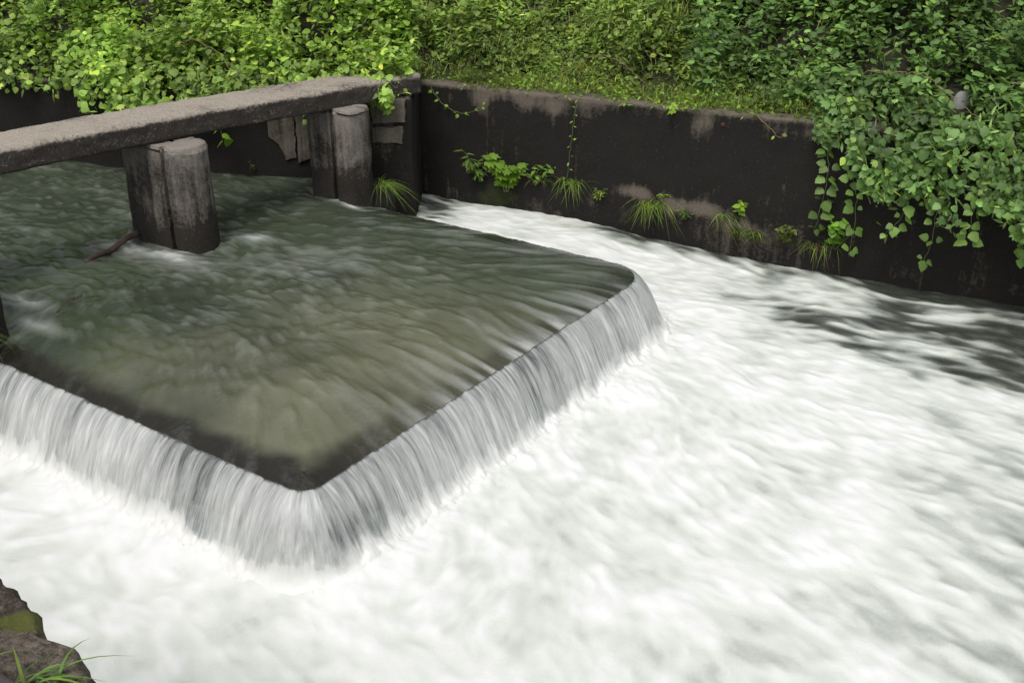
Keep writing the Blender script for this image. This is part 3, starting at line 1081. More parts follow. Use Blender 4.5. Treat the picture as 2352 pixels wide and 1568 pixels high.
def pool_base(x, y):
    """mean level: highest in the side channel, falling downstream"""
    p, q = to_pq(x, y)
    d = np.clip(crest_d(p, q), 0, 9)
    z = -0.50 - 0.08 * sstep(0.5, 5.0, x) + 0.14 * sstep(8.2, 9.9, y) * sstep(2.2, 0.2, x) + 0.07 * np.exp(-(d / 0.30) ** 2) * sstep(0.04, .16, d)
    return z


def pool_h(x, y):
    fi, fj = (x - X0) / hl, (y - Y0) / hl
    inside = (x > X0) & (x < X1 - hl) & (y > Y0) & (y < Y1 - hl)
    return pool_base(x, y) + np.where(inside, bil(LH, fi, fj), 0.02 * fbm(x * 1.5, y * 2.5, 4, 4))


xs = np.concatenate([np.linspace(-9, X0, 30)[:-1], np.arange(X0, X1 - hl, 0.0175), np.linspace(X1 - hl, 26, 110)[1:]])
ys = np.concatenate([np.linspace(-6, Y0, 60)[:-1], np.arange(Y0, Y1 - hl, 0.0175), np.linspace(Y1 - hl, 12, 8)[1:]])
Xm, Ym = np.meshgrid(xs, ys, indexing='ij')
Zm = pool_h(Xm, Ym)
Pm, Qm = to_pq(Xm, Ym)
Dm = crest_d(Pm, Qm)
ok = (Dm > -0.03) & (Ym < wall_y(Xm) + 0.07) & ((Pm > -3.28) | ((Xm > -0.98) & (Ym > 9.5)))
ok &= ~((Xm < -4.2) & (Pm < -3.0))
fmask = ok[:-1, :-1] & ok[1:, :-1] & ok[1:, 1:] & ok[:-1, 1:]
fi, fj = (Xm - X0) / hl, (Ym - Y0) / hl
inside = (Xm > X0) & (Xm < X1 - hl) & (Ym > Y0) & (Ym < Y1 - hl)
outf = np.clip(0.55 - 0.05 * (Xm - 5) + 0.35 * fbm(Xm * 1.2 + Ym * .5, Ym * 3, 4, 4), 0.05, 1)
FOm = np.where(inside, bil(FO, fi, fj), outf)
V = np.stack([Xm, Ym, Zm], -1).reshape(-1, 3)
Vp, Qp_, Ap = compact(V, grid_faces(len(xs), len(ys), fmask), {"foam": FOm.ravel()})
tag(link("lower_water", mesh_np("lower_water", Vp, Qp_, True, Ap), None, M['pool']), kind="structure")

# ------------------------------------------------------------------ falling water
ts = np.concatenate([np.linspace(0, 0.05, 6), np.linspace(0.062, 0.50, 40)])
spread = 1 + 0.10 * fbm(s * 2.5, 0 * s, 1, 2)
fade_in = sstep(0.01, 0.12, ts)[None, :]
d_ = ts[None, :] * spread[:, None]
cor = 0.010 * fbm(s * 4, 0 * s, 0, 3)[:, None] * sstep(0, 0.2, ts)[None, :] + 0.010 * fbm(s[:, None] * 20, ts[None, :] * 1.5 + 0 * s[:, None], 3, 4, .6) * fade_in
SPf = pts[:, None, :] + nrm[:, None, :] * (d_ + cor)[..., None]
x_, y_ = to_xy(SPf[..., 0], SPf[..., 1])
para = zt[:, -1:] - 0.30 * ts[None, :] - 5.2 * ts[None, :] ** 2 - 0.0008
pz = pool_h(x_, y_)
floor_ = pz + 0.004 - 0.40 * np.clip(d_ - 0.29, 0, 1) + 0.016 * fbm(s[:, None] * 9 + 0 * pz, ts[None, :] * 11, 5, 4, .6)
kk = np.clip(0.040 + 0.030 * fbm(s * 3, 0 * s, 6, 3), .015, .09)[:, None]
zf = kk * np.logaddexp(para / kk, floor_ / kk)
zf = np.where(ts[None, :] < 0.03, para, zf)
ln = np.concatenate([np.zeros((len(s), 1)), np.cumsum(np.hypot(np.diff(zf, axis=1), np.diff(d_, axis=1)), axis=1)], 1)
start = 0.004 + 0.010 * fbm(s * 18, 0 * s, 2, 3)
aer = 0.08 * sstep(0.0, 0.25, ln) - 0.02 + 0.10 * fbm(s * 1.1, 0 * s, 12, 2)[:, None] - 0.25 * (1 - sstep(start[:, None] - .012, start[:, None] + .012, ln))
aer = aer - 0.13 * np.exp(-((s[:, None] - 3.2) / 0.30) ** 2) * sstep(0.1, .3, ln)
froth = 1 - sstep(-0.06, 0.075, para - floor_ + 0.07 * fbm(s[:, None] * 6 + 0 * pz, ts[None, :] * 7, 2, 4, .65))
Af = {"flow": np.stack([np.broadcast_to(s[:, None], ln.shape), ln, np.zeros(ln.shape)], -1).reshape(-1, 3), "aer": aer.ravel(), "froth": froth.ravel()}
fall = link("waterfall", mesh_np("waterfall", np.stack([x_, y_, zf], -1).reshape(-1, 3), grid_faces(len(s), len(ts)), True, Af), None, M['fall'])
tag(fall, kind="structure")

# bed under everything
bx = np.array([[-30, -16], [30, -16], [30, 30], [-30, 30]], float)
me = mesh_np("river_bed", np.column_stack([bx, np.full(4, -1.25)]), np.array([[0, 1, 2, 3]]), False)
tag(link("river_bed", me, None, M['soil']), kind="structure")

# spray: small drops and shreds of foam thrown up along the foot of the falls
ico = []
import bmesh
bm = bmesh.new(); bmesh.ops.create_icosphere(bm, subdivisions=1, radius=1.0)
iv = np.array([v.co[:] for v in bm.verts]); iff = np.array([[v.index for v in f.verts] for f in bm.faces]); bm.free()
VV, QQ = [], []
ns = 300
ss_ = rng.uniform(0.1, s[-1] - 0.3, ns)
ii = np.searchsorted(s, ss_).clip(0, len(s) - 1)
dd = 0.26 + rng.normal(0, 0.05, ns)
clump = fbm(ss_ * 3.0, 0 * ss_, 17, 2)
for k in range(ns):
    pp = pts[ii[k]] + nrm[ii[k]] * dd[k]
    x, y = to_xy(*pp)
    z = float(pool_h(np.array([x]), np.array([y]))[0]) + abs(rng.normal(0, 0.035)) * (0.4 + max(0, clump[k]) * 2)
    r = rng.uniform(0.0015, 0.004)
    VV.append(np.array([x, y, z]) + iv * r * np.array([1, 1, rng.uniform(.8, 1.8)]))
    QQ.append(iff + k * len(iv))
tag(link("spray", mesh_np("spray", np.concatenate(VV), np.concatenate(QQ)), None, M['spray']), kind="stuff")

# ------------------------------------------------------------------ leaves
def leaf_template(stations, fold=0.25, droop=0.25):
    V, Q = [], []
    for y, w in stations:
        z = -droop * y * y
        V += [(-w, y, z - fold * w * 0.6 + 0.0), (0, y, z), (w, y, z - fold * w * 0.6)]
    for i in range(len(stations) - 1):
        a = i * 3
        Q += [(a, a + 1, a + 4, a + 3), (a + 1, a + 2, a + 5, a + 4)]
    return np.array(V, float), np.array(Q)


T_LOBED = leaf_template([(0, .04), (.07, .30), (.21, .46), (.35, .49), (.46, .39), (.60, .37), (.75, .25), (.90, .09), (1.0, .01)], .3, .24)
T_OVATE = leaf_template([(0, .05), (.15, .30), (.40, .42), (.70, .27), (1.0, .01)], .35, .25)
T_SMALL = leaf_template([(0, .03), (.40, .26), (1.0, .01)], .3, .2)
T_LANCE = leaf_template([(0, .02), (.35, .13), (.7, .09), (1.0, .005)], .2, .35)
T_LOBE3 = (np.array([(0, 0, 0), (-.30, .02, -.06), (-.55, .30, -.12), (-.34, .40, -.08), (-.42, .72, -.15), (-.16, .66, -.06), (0, 1.0, -.16),
                     (.16, .66, -.06), (.42, .72, -.15), (.34, .40, -.08), (.55, .30, -.12), (.30, .02, -.06), (0, .45, .0)], float),
           np.array([(12, 0, 1, 2), (12, 2, 3, 4), (12, 4, 5, 6), (12, 6, 7, 8), (12, 8, 9, 10), (12, 10, 11, 0)]))


def frames(n, up, tilt, rg):
    """random leaf frames: normals about `up` (n,3), spread `tilt`"""
    N = up + rg.normal(0, 1, (n, 3)) * tilt
    N /= np.linalg.norm(N, axis=1)[:, None]
    F = rg.normal(0, 1, (n, 3))
    F -= (F * N).sum(1)[:, None] * N
    F /= np.linalg.norm(F, axis=1)[:, None] + 1e-9
    R = np.cross(F, N)
    return R, F, N


def leaf_batch(tmpl, pos, R, F, N, size, col):
    tv, tq = tmpl
    V = pos[:, None, :] + size[:, None, None] * (tv[None, :, 0:1] * R[:, None, :] + tv[None, :, 1:2] * F[:, None, :] + tv[None, :, 2:3] * N[:, None, :])
    n, m = len(pos), len(tv)
    Q = (tq[None] + (np.arange(n) * m)[:, None, None]).reshape(-1, 4)
    return V.reshape(-1, 3), Q, np.repeat(col, m, 0)


def join(batches):
    V, Q, C, o = [], [], [], 0
    for v, q, c in batches:
        V.append(v); Q.append(q + o); C.append(c); o += len(v)
    return np.concatenate(V), np.concatenate(Q), np.concatenate(C)


def blades(pos, dirs, length, width, bend, col, rg, segs=4):
    """curved grass blades"""
    n = len(pos)
    t = np.linspace(0, 1, segs + 1)
    hor = dirs.copy(); hor[:, 2] = 0
    hor /= np.linalg.norm(hor, axis=1)[:, None] + 1e-9
    sd = np.stack([-hor[:, 1], hor[:, 0], 0 * hor[:, 0]], -1)
    P = pos[:, None, :] + dirs[:, None, :] * (length[:, None] * t)[:, :, None]
    P = P + hor[:, None, :] * (bend * length)[:, None, None] * (t ** 2)[None, :, None] * 0.5
    P[:, :, 2] -= (bend * length)[:, None] * (t ** 2.2)[None] * 0.75
    w = width[:, None] * np.clip(1 - t ** 2.5, 0.04, 1)[None]
    V = np.stack([P - sd[:, None, :] * w[..., None] / 2, P + sd[:, None, :] * w[..., None] / 2], 2)
    m = (segs + 1) * 2
    tq = np.array([(2 * i, 2 * i + 1, 2 * i + 3, 2 * i + 2) for i in range(segs)])
    Q = (tq[None] + (np.arange(n) * m)[:, None, None]).reshape(-1, 4)
    return V.reshape(-1, 3), Q, np.repeat(col, m, 0)


def tints(n, base, rg, var=0.36, yellow=0.07):
    base = np.array(base)
    k = np.exp(rg.normal(0, var, (n, 1)))
    c = base[None] * k
    y = rg.random((n, 1)) < yellow
    c = np.where(y, c * np.array([1.55, 1.3, 0.9]), c)
    return np.clip(c, 0.004, 0.6)


def foliage_mesh(name, batches):
    V, Q, C = join(batches)
    return mesh_np(name, V, Q, True, {"tint": C})


def one_leaf_meshes(tmpl, colors, name):
    out_ = []
    for c in colors:
        me = mesh_np(name, tmpl[0], tmpl[1], True, {"tint": np.repeat(np.array(c)[None], len(tmpl[0]), 0)})
        me.materials.append(M['leaf'])
        out_.append(me)
    return out_


def place_leaf(me, parent, pos, R, F, N, size, off=(0, 0, 0)):
    o = bpy.data.objects.new("leaf", me)
    COL.objects.link(o)
    o.parent = parent
    p = np.asarray(pos) - np.asarray(off)
    mat = Matrix(((R[0], F[0], N[0], 0), (R[1], F[1], N[1], 0), (R[2], F[2], N[2], 0), (0, 0, 0, 1)))
    o.matrix_local = Matrix.Translation(Vector(p)) @ mat @ Matrix.Scale(float(size), 4)
    return o


CAM = np.array([0, 0, 3.0])


def thicket(name, label, cat, base_xy, sample, n_big, n_mid, n_small, cols, seed, nobj=300, big=(0.085, 0.13), tmpls=(T_LOBE3, T_LOBED), grass=0, group=None):
    """a mass of leaves: the largest-showing leaves as single parts, the rest one joined part"""
    rg = np.random.default_rng(seed)
    root = empty(name, (base_xy[0], base_xy[1], float(terrain(np.array([base_xy[0]]), np.array([base_xy[1]]))[0])))
    off = np.array(root.location)
    tag(root, label, cat, group)
    batches = []
    pos, up, depth, tone = sample(n_big, rg)
    R, F, N = frames(len(pos), up, 0.34, rg)
    # leaves hang out and down a little
    size = rg.uniform(big[0], big[1], len(pos))
    col = tints(len(pos), cols[0], rg) * tone[:, None]
    kind = rg.integers(0, len(tmpls), len(pos))
    score = size / np.linalg.norm(pos - CAM, axis=1) * (depth < 0.22) * (1 + rg.random(len(pos)))
    order = np.argsort(-score)
    single = order[:nobj]
    rest = np.ones(len(pos), bool); rest[single] = False
    for k, tm in enumerate(tmpls):
        mk = rest & (kind == k)
        batches.append(leaf_batch(tm, pos[mk], R[mk], F[mk], N[mk], size[mk], col[mk]))
    # single leaves
    variants = []
    for k, tm in enumerate(tmpls):
        cc = tints(7, cols[0], rg)
        variants.append((one_leaf_meshes(tm, cc, "leaf"), cc))
    for i in single:
        mes, cc = variants[kind[i]]
        j = int(np.argmin(np.abs(cc - col[i]).sum(1)))
        place_leaf(mes[j], root, pos[i], R[i], F[i], N[i], size[i], off)
    pos, up, depth, tone = sample(n_mid, rg)
    R, F, N = frames(len(pos), up, 0.45, rg)
    batches.append(leaf_batch(T_OVATE, pos, R, F, N, rg.uniform(.045, .075, len(pos)), tints(len(pos), cols[1], rg) * tone[:, None]))
    pos, up, depth, tone = sample(n_small, rg)
    R, F, N = frames(len(pos), up, 0.6, rg)
    hlf = len(pos) // 2
    batches.append(leaf_batch(T_SMALL, pos[:hlf], R[:hlf], F[:hlf], N[:hlf], rg.uniform(.03, .055, hlf), tints(hlf, cols[2], rg) * tone[:hlf, None]))
    batches.append(leaf_batch(T_LANCE, pos[hlf:], R[hlf:], F[hlf:], N[hlf:], rg.uniform(.05, .10, len(pos) - hlf), tints(len(pos) - hlf, cols[2], rg) * tone[hlf:, None]))
    if grass:
        pos, up, depth, tone = sample(grass, rg)
        dr = rg.normal(0, .35, (len(pos), 3)); dr[:, 2] = 1
        dr /= np.linalg.norm(dr, axis=1)[:, None]
        batches.append(blades(pos - dr * 0.08, dr, rg.uniform(.14, .34, len(pos)), rg.uniform(.004, .008, len(pos)), rg.uniform(.3, 1.1, len(pos)), tints(len(pos), cols[3], rg) * tone[:, None], rg))
    me = foliage_mesh("foliage", batches)
    me.transform(Matrix.Translation(-root.location))
    f = link("foliage", me, root, M['leaf'])
    f["kind"] = "stuff"
    return root


def canopy(x, y, amp, sc, seed):
    n = fbm(x * sc + seed, y * sc, seed, 3)
    return amp * np.clip(0.55 + 1.0 * n, 0.04, 1.8)


def tone_field(x, y, seed, lo=0.55, hi=1.25):
    n = fbm(x * 1.6 + seed, y * 1.6, seed + 3, 3)
    return np.clip(0.98 + 0.5 * n, lo, hi)


def hill_sampler(x0, x1, d0, d1, amp, sc, seed, upn=(0, -0.15, 1), edge=None):
    """points in the leaf layer over the bank between distances d0..d1 behind the wall"""
    def sm(n, rg):
        xs_, ys_ = [], []   # a natural gap is left round the marker post
        tot = 0
        while tot < n:
            x = rg.uniform(x0, x1, n)
            y = wall_y(x) + np.where(rg.random(n) < .75, rg.uniform(d0, d0 + (d1 - d0) * .55, n), rg.uniform(d0, d1, n)) * 1.12
            if edge is not None:
                keep = rg.random(n) < edge(x, y)
                x, y = x[keep], y[keep]
            keep = ~((np.abs(x - 3.76) < .09) & (y > 8.62) & (y < 9.02))
            x, y = x[keep], y[keep]
            # clumps
            keep = rg.random(len(x)) < np.clip(0.66 + 1.1 * fbm(x * 2.4 + seed, y * 2.4, seed, 3), .10, 1)
            x, y = x[keep], y[keep]
            xs_.append(x); ys_.append(y); tot += len(x)
        x, y = np.concatenate(xs_)[:n], np.concatenate(ys_)[:n]
        cz = canopy(x, y, amp, sc, seed)
        u = rg.random(n) ** 1.7
        depth = u
        z = terrain(x, y) + cz * (1 - u) + 0.02
        up = np.tile(np.array(upn, float), (n, 1))
        return np.column_stack([x, y, z]), up, depth, tone_field(x, y, seed)
    return sm


def overhang_sampler(x0, x1, reach, drop, amp, seed, wall=FAR, lower=None):
    """leaves spilling over a wall top and hanging in front of it"""
    def sm(n, rg):
        x = rg.uniform(x0, x1, n)
        w0 = wall_y(x)
        prof = np.clip(0.80 + 0.55 * fbm(x * 2.3, 0 * x, seed, 3), 0.45, 1.35)
        if lower is not None:
            prof = prof * lower(x)
        ph = rg.random(n)          # 0 on the bank, 1 at the lowest hanging leaf
        u = rg.random(n) ** 1.6
        over = reach * np.sin(np.clip(ph, 0, 1) * math.pi * 0.62) * prof
        y = w0 + 0.35 * (1 - ph) - over * (1 - 0.55 * u)
        z = WTOP + amp * (1 - ph) * (1 - u) + 0.06 - drop * prof * ph ** 1.8 + rg.normal(0, .03, n)
        up = np.stack([rg.normal(0, .1, n), -0.25 - 0.75 * ph, 1.0 - 0.45 * ph], -1)
        lump = fbm(x * 2.6, ph * 2.2, seed + 5, 3)
        y = y - 0.16 * lump * sstep(0.15, .5, ph)
        z = z + 0.05 * lump
        k = rg.random(n) < np.clip(0.80 + 1.5 * fbm(x * 3.4, ph * 3.0, seed + 9, 3), .05, 1)
        return np.column_stack([x, y, z])[k], up[k], u[k], (tone_field(x, z, seed) * (1 + .3 * lump))[k]
    return sm


def both(a, b, frac):
    def sm(n, rg):
        k = int(n * frac)
        A, B = a(k, rg), b(n - k, rg)
        out_ = tuple(np.concatenate([i, j]) for i, j in zip(A, B))
        x, y, z = out_[0].T
        keep = ~((np.abs(x - 3.72) < .10) & (y > 8.2) & (y < 9.02) & (z > .99))   # gap in front of the marker post
        return tuple(i[keep] for i in out_)
    return sm


BR = (0.195, 0.315, 0.055)
MID = (0.16, 0.245, 0.05)
DK = (0.105, 0.190, 0.056)

thicket("vine_thicket", "bright yellow-green lobed-leaf vine bush spilling over the wall behind the footbridge", "bush", (-3.0, 11.2),
        both(hill_sampler(-4.6, -1.0, 0.0, 2.6, 0.85, 1.3, 2.0), overhang_sampler(-4.35, -1.15, 0.55, 0.42, .45, 3.0, lower=lambda x: 0.35 + 0.65 * np.exp(-((x + 3.6) / .75) ** 2)), 0.72),
        6500, 9500, 9500, (BR, (0.20, 0.31, .055), (0.19, 0.29, .06)), 21, 300, (.045, .098), (T_LOBE3, T_LOBED))
thicket("vine_thicket", "leafy green vine mass on the bank above the bare dark upstream wall", "bush", (-6.0, 12.6),
        both(hill_sampler(-9.0, -4.4, 0.05, 2.8, 0.7, 1.2, 6.0), overhang_sampler(-8.0, -4.2, 0.22, 0.16, .4, 8.0), .86), 5600, 7000, 6500, ((0.19, .30, .055), (0.175, .28, .055), (0.165, .26, .055)), 22, 220, (.045, .098), (T_LOBE3, T_LOBED))
thicket("weed_bank", "tangled weeds and grass on the slope above the black retaining wall", "weeds", (0.6, 11.6),
        hill_sampler(-1.4, 2.2, 0.50, 3.0, 0.36, 1.1, 9.0), 1600, 9000, 15000, (MID, (0.155, .24, .05), (0.175, .25, .06), (0.23, .28, .10)), 23, 250, (.05, .09), (T_OVATE, T_LOBED), 7000)
thicket("vine_thicket", "deep green broad-leaf vines draping over the end of the black retaining wall", "vines", (4.4, 9.6),
        both(hill_sampler(1.7, 6.6, 0.25, 2.8, 0.55, 1.5, 14.0), overhang_sampler(2.66, 8.0, 0.62, 0.74, .35, 15.0, lower=lambda x: 0.25 + .85 * sstep(2.6, 3.3, x)), 0.60),
        13000, 15000, 17000, (DK, (0.105, .185, .052), (0.125, .205, .06), (0.16, .22, .07)), 24, 300, (.038, .105), (T_LOBED, T_OVATE, T_LOBE3), 2600)


def ledge_sampler(x0, x1, seed):
    def sm(n, rg):
        x = rg.uniform(x0, x1, n)
        dd_ = np.clip(rg.gamma(4.0, .085, n) - .08, -0.03, .7)
        k = rg.random(n) < np.clip(.55 + 1.0 * fbm(x * 2.2, dd_ * 3, seed, 3) + (dd_ - .2), .06, 1)
        x, dd_ = x[k], dd_[k]
        y = wall_y(x) + dd_ * 1.11
        z = np.maximum(terrain(x, y), WTOP - .03) + .01 + rg.random(len(x)) ** 2 * (0.06 + .30 * np.clip(dd_, 0, 1)) * (1 + 1.2 * np.clip(fbm(x * 3, 0 * x, seed + 2, 2), 0, 1))
        return np.column_stack([x, y, z]), np.tile([0, -.2, 1.0], (len(x), 1)), np.ones(len(x)), tone_field(x, y, seed)
    return sm


rg = np.random.default_rng(31)
sm = ledge_sampler(-0.95, 3.0, 4.0)
bt = []
pos, up, _, tone = sm(9000, rg)
dr = rg.normal(0, .45, (len(pos), 3)); dr[:, 2] = 1; dr[:, 1] -= .15
dr /= np.linalg.norm(dr, axis=1)[:, None]
bt.append(blades(pos - [0, 0, .01], dr, rg.gamma(4, .028, len(pos)).clip(.04, .3), rg.uniform(.003, .006, len(pos)), rg.uniform(.3, 1.2, len(pos)), tints(len(pos), (.15, .205, .05), rg, .25, .2) * tone[:, None], rg, 3))
pos, up, _, tone = sm(6500, rg)
R, F, N = frames(len(pos), up, .5, rg)
bt.append(leaf_batch(T_SMALL, pos, R, F, N, rg.uniform(.025, .06, len(pos)), tints(len(pos), (.14, .235, .035), rg) * tone[:, None]))
pos, up, _, tone = sm(1800, rg)   # dead straw
dr = rg.normal(0, 1, (len(pos), 3)); dr[:, 2] = .2
dr /= np.linalg.norm(dr, axis=1)[:, None]
bt.append(blades(pos * [1, 1, 1], dr, rg.uniform(.05, .16, len(pos)), rg.uniform(.003, .005, len(pos)), rg.uniform(.0, .2, len(pos)), tints(len(pos), (.22, .14, .09), rg, .25, 0), rg, 2))
tag(link("ledge_grass", foliage_mesh("ledge_grass", bt), None, M['leaf']), "low grass and creeping weeds along the top of the black retaining wall", "grass", kind="stuff")

# sparse cover further up the bank and beyond the frame
rg = np.random.default_rng(33)
n = 16000
x = rg.uniform(-20, 16, n); dd_ = rg.uniform(2.4, 12, n)
y = wall_y(x) + dd_ * 1.1
pos = np.column_stack([x, y, terrain(x, y) + rg.random(n) * .5])
R, F, N = frames(n, np.tile([0, -.3, 1.0], (n, 1)), .5, rg)
tag(link("bank_cover", foliage_mesh("bank_cover", [leaf_batch(T_LOBED, pos, R, F, N, rg.uniform(.16, .34, n), tints(n, MID, rg))]), None, M['leaf']), "dense green leaf cover high on the far bank", "ground cover", kind="stuff")

# ------------------------------------------------------------------ single hanging vines
def vine(label, path, leaves, col, seed, trip=False, size=(.07, .1), stem='stem', r=0.0035, group=None, face=(0.1, -0.8, .6), tm=T_LOBED):
    rg = np.random.default_rng(seed)
    path = np.array(path, float)
    # smooth the path
    t = np.linspace(0, len(path) - 1, len(path) * 6)
    sp = np.stack([np.interp(t, np.arange(len(path)), path[:, k]) for k in range(3)], -1)
    for _ in range(3):
        sp[1:-1] = (sp[:-2] + 2 * sp[1:-1] + sp[2:]) / 4
    sp += 0.006 * rg.normal(0, 1, sp.shape)
    root = empty("hanging_vine", path[0])
    tag(root, label, "vine", group)
    off = path[0]
    me = tube(sp - off, r, r * .6, 5, "stem")
    link("stem", me, root, M[stem])
    mes = one_leaf_meshes(tm, tints(5, col, rg), "leaf")
    L = len(sp)
    for k in range(leaves):
        i = int((k + .7) / leaves * (L - 1))
        base = sp[i]
        m = 3 if trip else 1
        az0 = rg.uniform(-.6, .6)
        for j in range(m):
            az = az0 + rg.normal(0, .3) + (j - (m - 1) / 2) * 1.35 + (0 if trip else (k % 2 - .5) * 2.4)
            Nn = np.array(face) + rg.normal(0, .38, 3); Nn /= np.linalg.norm(Nn)
            Fd = np.array([math.sin(az), -.25, -math.cos(az) * .8]); Fd -= (Fd @ Nn) * Nn; Fd /= np.linalg.norm(Fd)
            Rr = np.cross(Fd, Nn)
            sz = rg.uniform(*size) * (1.1 if (m == 3 and j == 1) else .92)
            place_leaf(mes[rg.integers(5)], root, base + Fd * (.012 + (.02 if trip else 0)), Rr, Fd, Nn, sz, off)
    return root


def wpt(x, d, z):
    """point d metres in front of the far wall face"""
    return (x, float(wall_y(x)) - d, z)


vine("thin vine strand with paired small leaves hanging straight down the black wall", [wpt(.66, -.1, .87), wpt(.63, .05, .82), wpt(.60, .05, .65), wpt(.58, .04, .45), wpt(.56, .04, .25), wpt(.55, .04, .0)], 15, (.17, .30, .03), 41, False, (.03, .05), 'stem', .003, None, (0, -.6, .8), T_SMALL)
vine("looping leafy vine hanging off the wall corner at the end of the footbridge", [wpt(-.86, -.1, .88), wpt(-.80, .06, .75), wpt(-.68, .07, .62), wpt(-.5, .07, .56), wpt(-.35, .06, .62), wpt(-.25, .05, .74)], 15, (.15, .25, .04), 42, False, (.03, .055), 'stem', .003, None, (0, -.6, .8), T_OVATE)
vine("short bare vine end with few leaves over the middle of the black wall", [wpt(2.12, -.08, .88), wpt(2.2, .05, .83), wpt(2.3, .06, .74), wpt(2.37, .06, .66), wpt(2.42, .06, .72)], 4, (.17, .27, .04), 43, False, (.03, .06), 'drystem', .004, None, (0, -.5, .8), T_OVATE)
vine("vine with big bright yellow-green leaf at the coping of the black wall", [wpt(1.36, -.14, .88), wpt(1.45, .02, .87), wpt(1.52, .06, .82)], 3, (.22, .36, .03), 44, False, (.08, .11), 'stem', .003, None, (0, -.5, .9), T_LOBE3)
vine("leafy vine shoot hanging below the footbridge deck from the bright bush", [wpt(-3.0, -.05, .86), wpt(-2.92, .18, .72), wpt(-2.86, .24, .58), wpt(-2.82, .24, .46), wpt(-2.84, .22, .36)], 8, (.17, .32, .03), 45, False, (.08, .12), 'stem', .003, None, (0, -.5, .8), T_LOBED)
vine("long leafy shoot drooping from the bush into the dark channel behind the deck", [wpt(-3.95, -.05, .88), wpt(-3.9, .35, .74), wpt(-3.86, .48, .60), wpt(-3.92, .52, .48)], 9, (.17, .31, .03), 46, True, (.07, .10), 'stem', .003, None, (0, -.5, .8), T_LOBE3)
# the curtain of broad leaves at the end of the black wall
hang = [(2.74, .10, -.12, 5, "leafy vine strand at the outer edge of the draped vines"),
        (2.98, .12, -.30, 5, "vine strand ending in one hanging three-lobed leaf above the white water"),
        (3.28, .30, -.02, 5, "broad-leaf vine strand with overlapping three-part leaves in front of the dark wall"),
        (3.55, .30, -.22, 5, "broad-leaf vine strand ending in a trio of leaves low over the dark water"),
        (3.82, .34, .04, 4, "short vine strand with bright trio leaves under the draped vines"),
        (4.12, .34, -.06, 5, "vine strand joined by a bare runner to its neighbour below the draped vines"),
        (4.45, .34, -.02, 5, "dark green vine strand with drooping leaves near the end of the dark wall"),
        (4.68, .32, -.36, 7, "longest vine strand reaching nearly down to the dark water"),
        (5.1, .34, -.15, 6, "vine strand beyond the longest one on the dark wall"),
        (5.6, .34, -.25, 6, "thin-leaved vine strand far along the dark wall")]
for k, (x, d, zl, nl, lb) in enumerate(hang):
    q = random.Random(k)
    vine(lb, [wpt(x - .03, -.05, .90), wpt(x, d * .7, .72), wpt(x + q.uniform(-.05, .05), d, .45), wpt(x + q.uniform(-.06, .06), d, .2), wpt(x + q.uniform(-.08, .08), d * .95, zl)], nl + 5, (.12, .20, .05), 60 + k, True, (.045, .105), 'stem', .003, "vine strands hanging over the end of the black wall", (.05, -.75, .65), T_LOBED)
vine("bare curving runner strung between two hanging vine strands", [wpt(4.08, .36, .12), wpt(4.25, .38, .0), wpt(4.4, .38, .0), wpt(4.55, .36, .08)], 2, (.10, .16, .03), 80, False, (.03, .05), 'drystem', .004, None, (0, -.6, .8), T_OVATE)


rg = np.random.default_rng(90)
for k, (x0_, x1_, lb) in enumerate(((3.0, 3.7, "brown runner arching out of the draped vines above the short strands"), (4.0, 4.9, "long brown runner looping over the draped vines beside the marker post"), (-3.3, -2.5, "thin brown runner lying across the bright bush"), (0.4, 1.3, "loose straw-coloured stem bending over the wall-top weeds"))):
    t = np.linspace(0, 1, 7)
    xx = x0_ + (x1_ - x0_) * t
    zz = (WTOP + .42 + .18 * np.sin(t * 3.1) - .25 * t + rg.normal(0, .02, 7)) if k < 3 else (WTOP + .06 + .30 * np.sin(t * 3.0))
    yy = wall_y(xx) + ((.05 - .42 * t) if k < 3 else (.45 - .3 * t))
    vine(lb, np.column_stack([xx, yy, zz]), 5 if k < 3 else 3, (.15, .23, .06), 91 + k, False, (.04, .08), 'drystem', .004, None, (0, -.4, .9), T_OVATE)

# ------------------------------------------------------------------ tufts and weeds at the foot of the walls
def grass_tuft(label, pos, n, length, spread, col, seed, width=(.004, .007), lean=(0, -.3), bend=(.6, 1.4)):
    rg = np.random.default_rng(seed)
    p = np.zeros((n, 3)); p[:, :2] = rg.normal(0, spread, (n, 2))
    p[:, 2] = -0.012
    dr = rg.normal(0, .42, (n, 3)); dr[:, 2] = 1
    dr[:, 0] += lean[0]; dr[:, 1] += lean[1]
    dr /= np.linalg.norm(dr, axis=1)[:, None]
    me = foliage_mesh("grass_tuft", [blades(p, dr, rg.uniform(length * .5, length, n), rg.uniform(*width, n), rg.uniform(*bend, n), np.where(rg.random((n, 1)) < .2, tints(n, (.15, .10, .05), rg, .3, 0), tints(n, col, rg, .35, .15)), rg, 6)])
    o = link("grass_tuft", me, None, M['leaf'])
    o.location = pos
    return tag(o, label, "grass", "grass tufts")


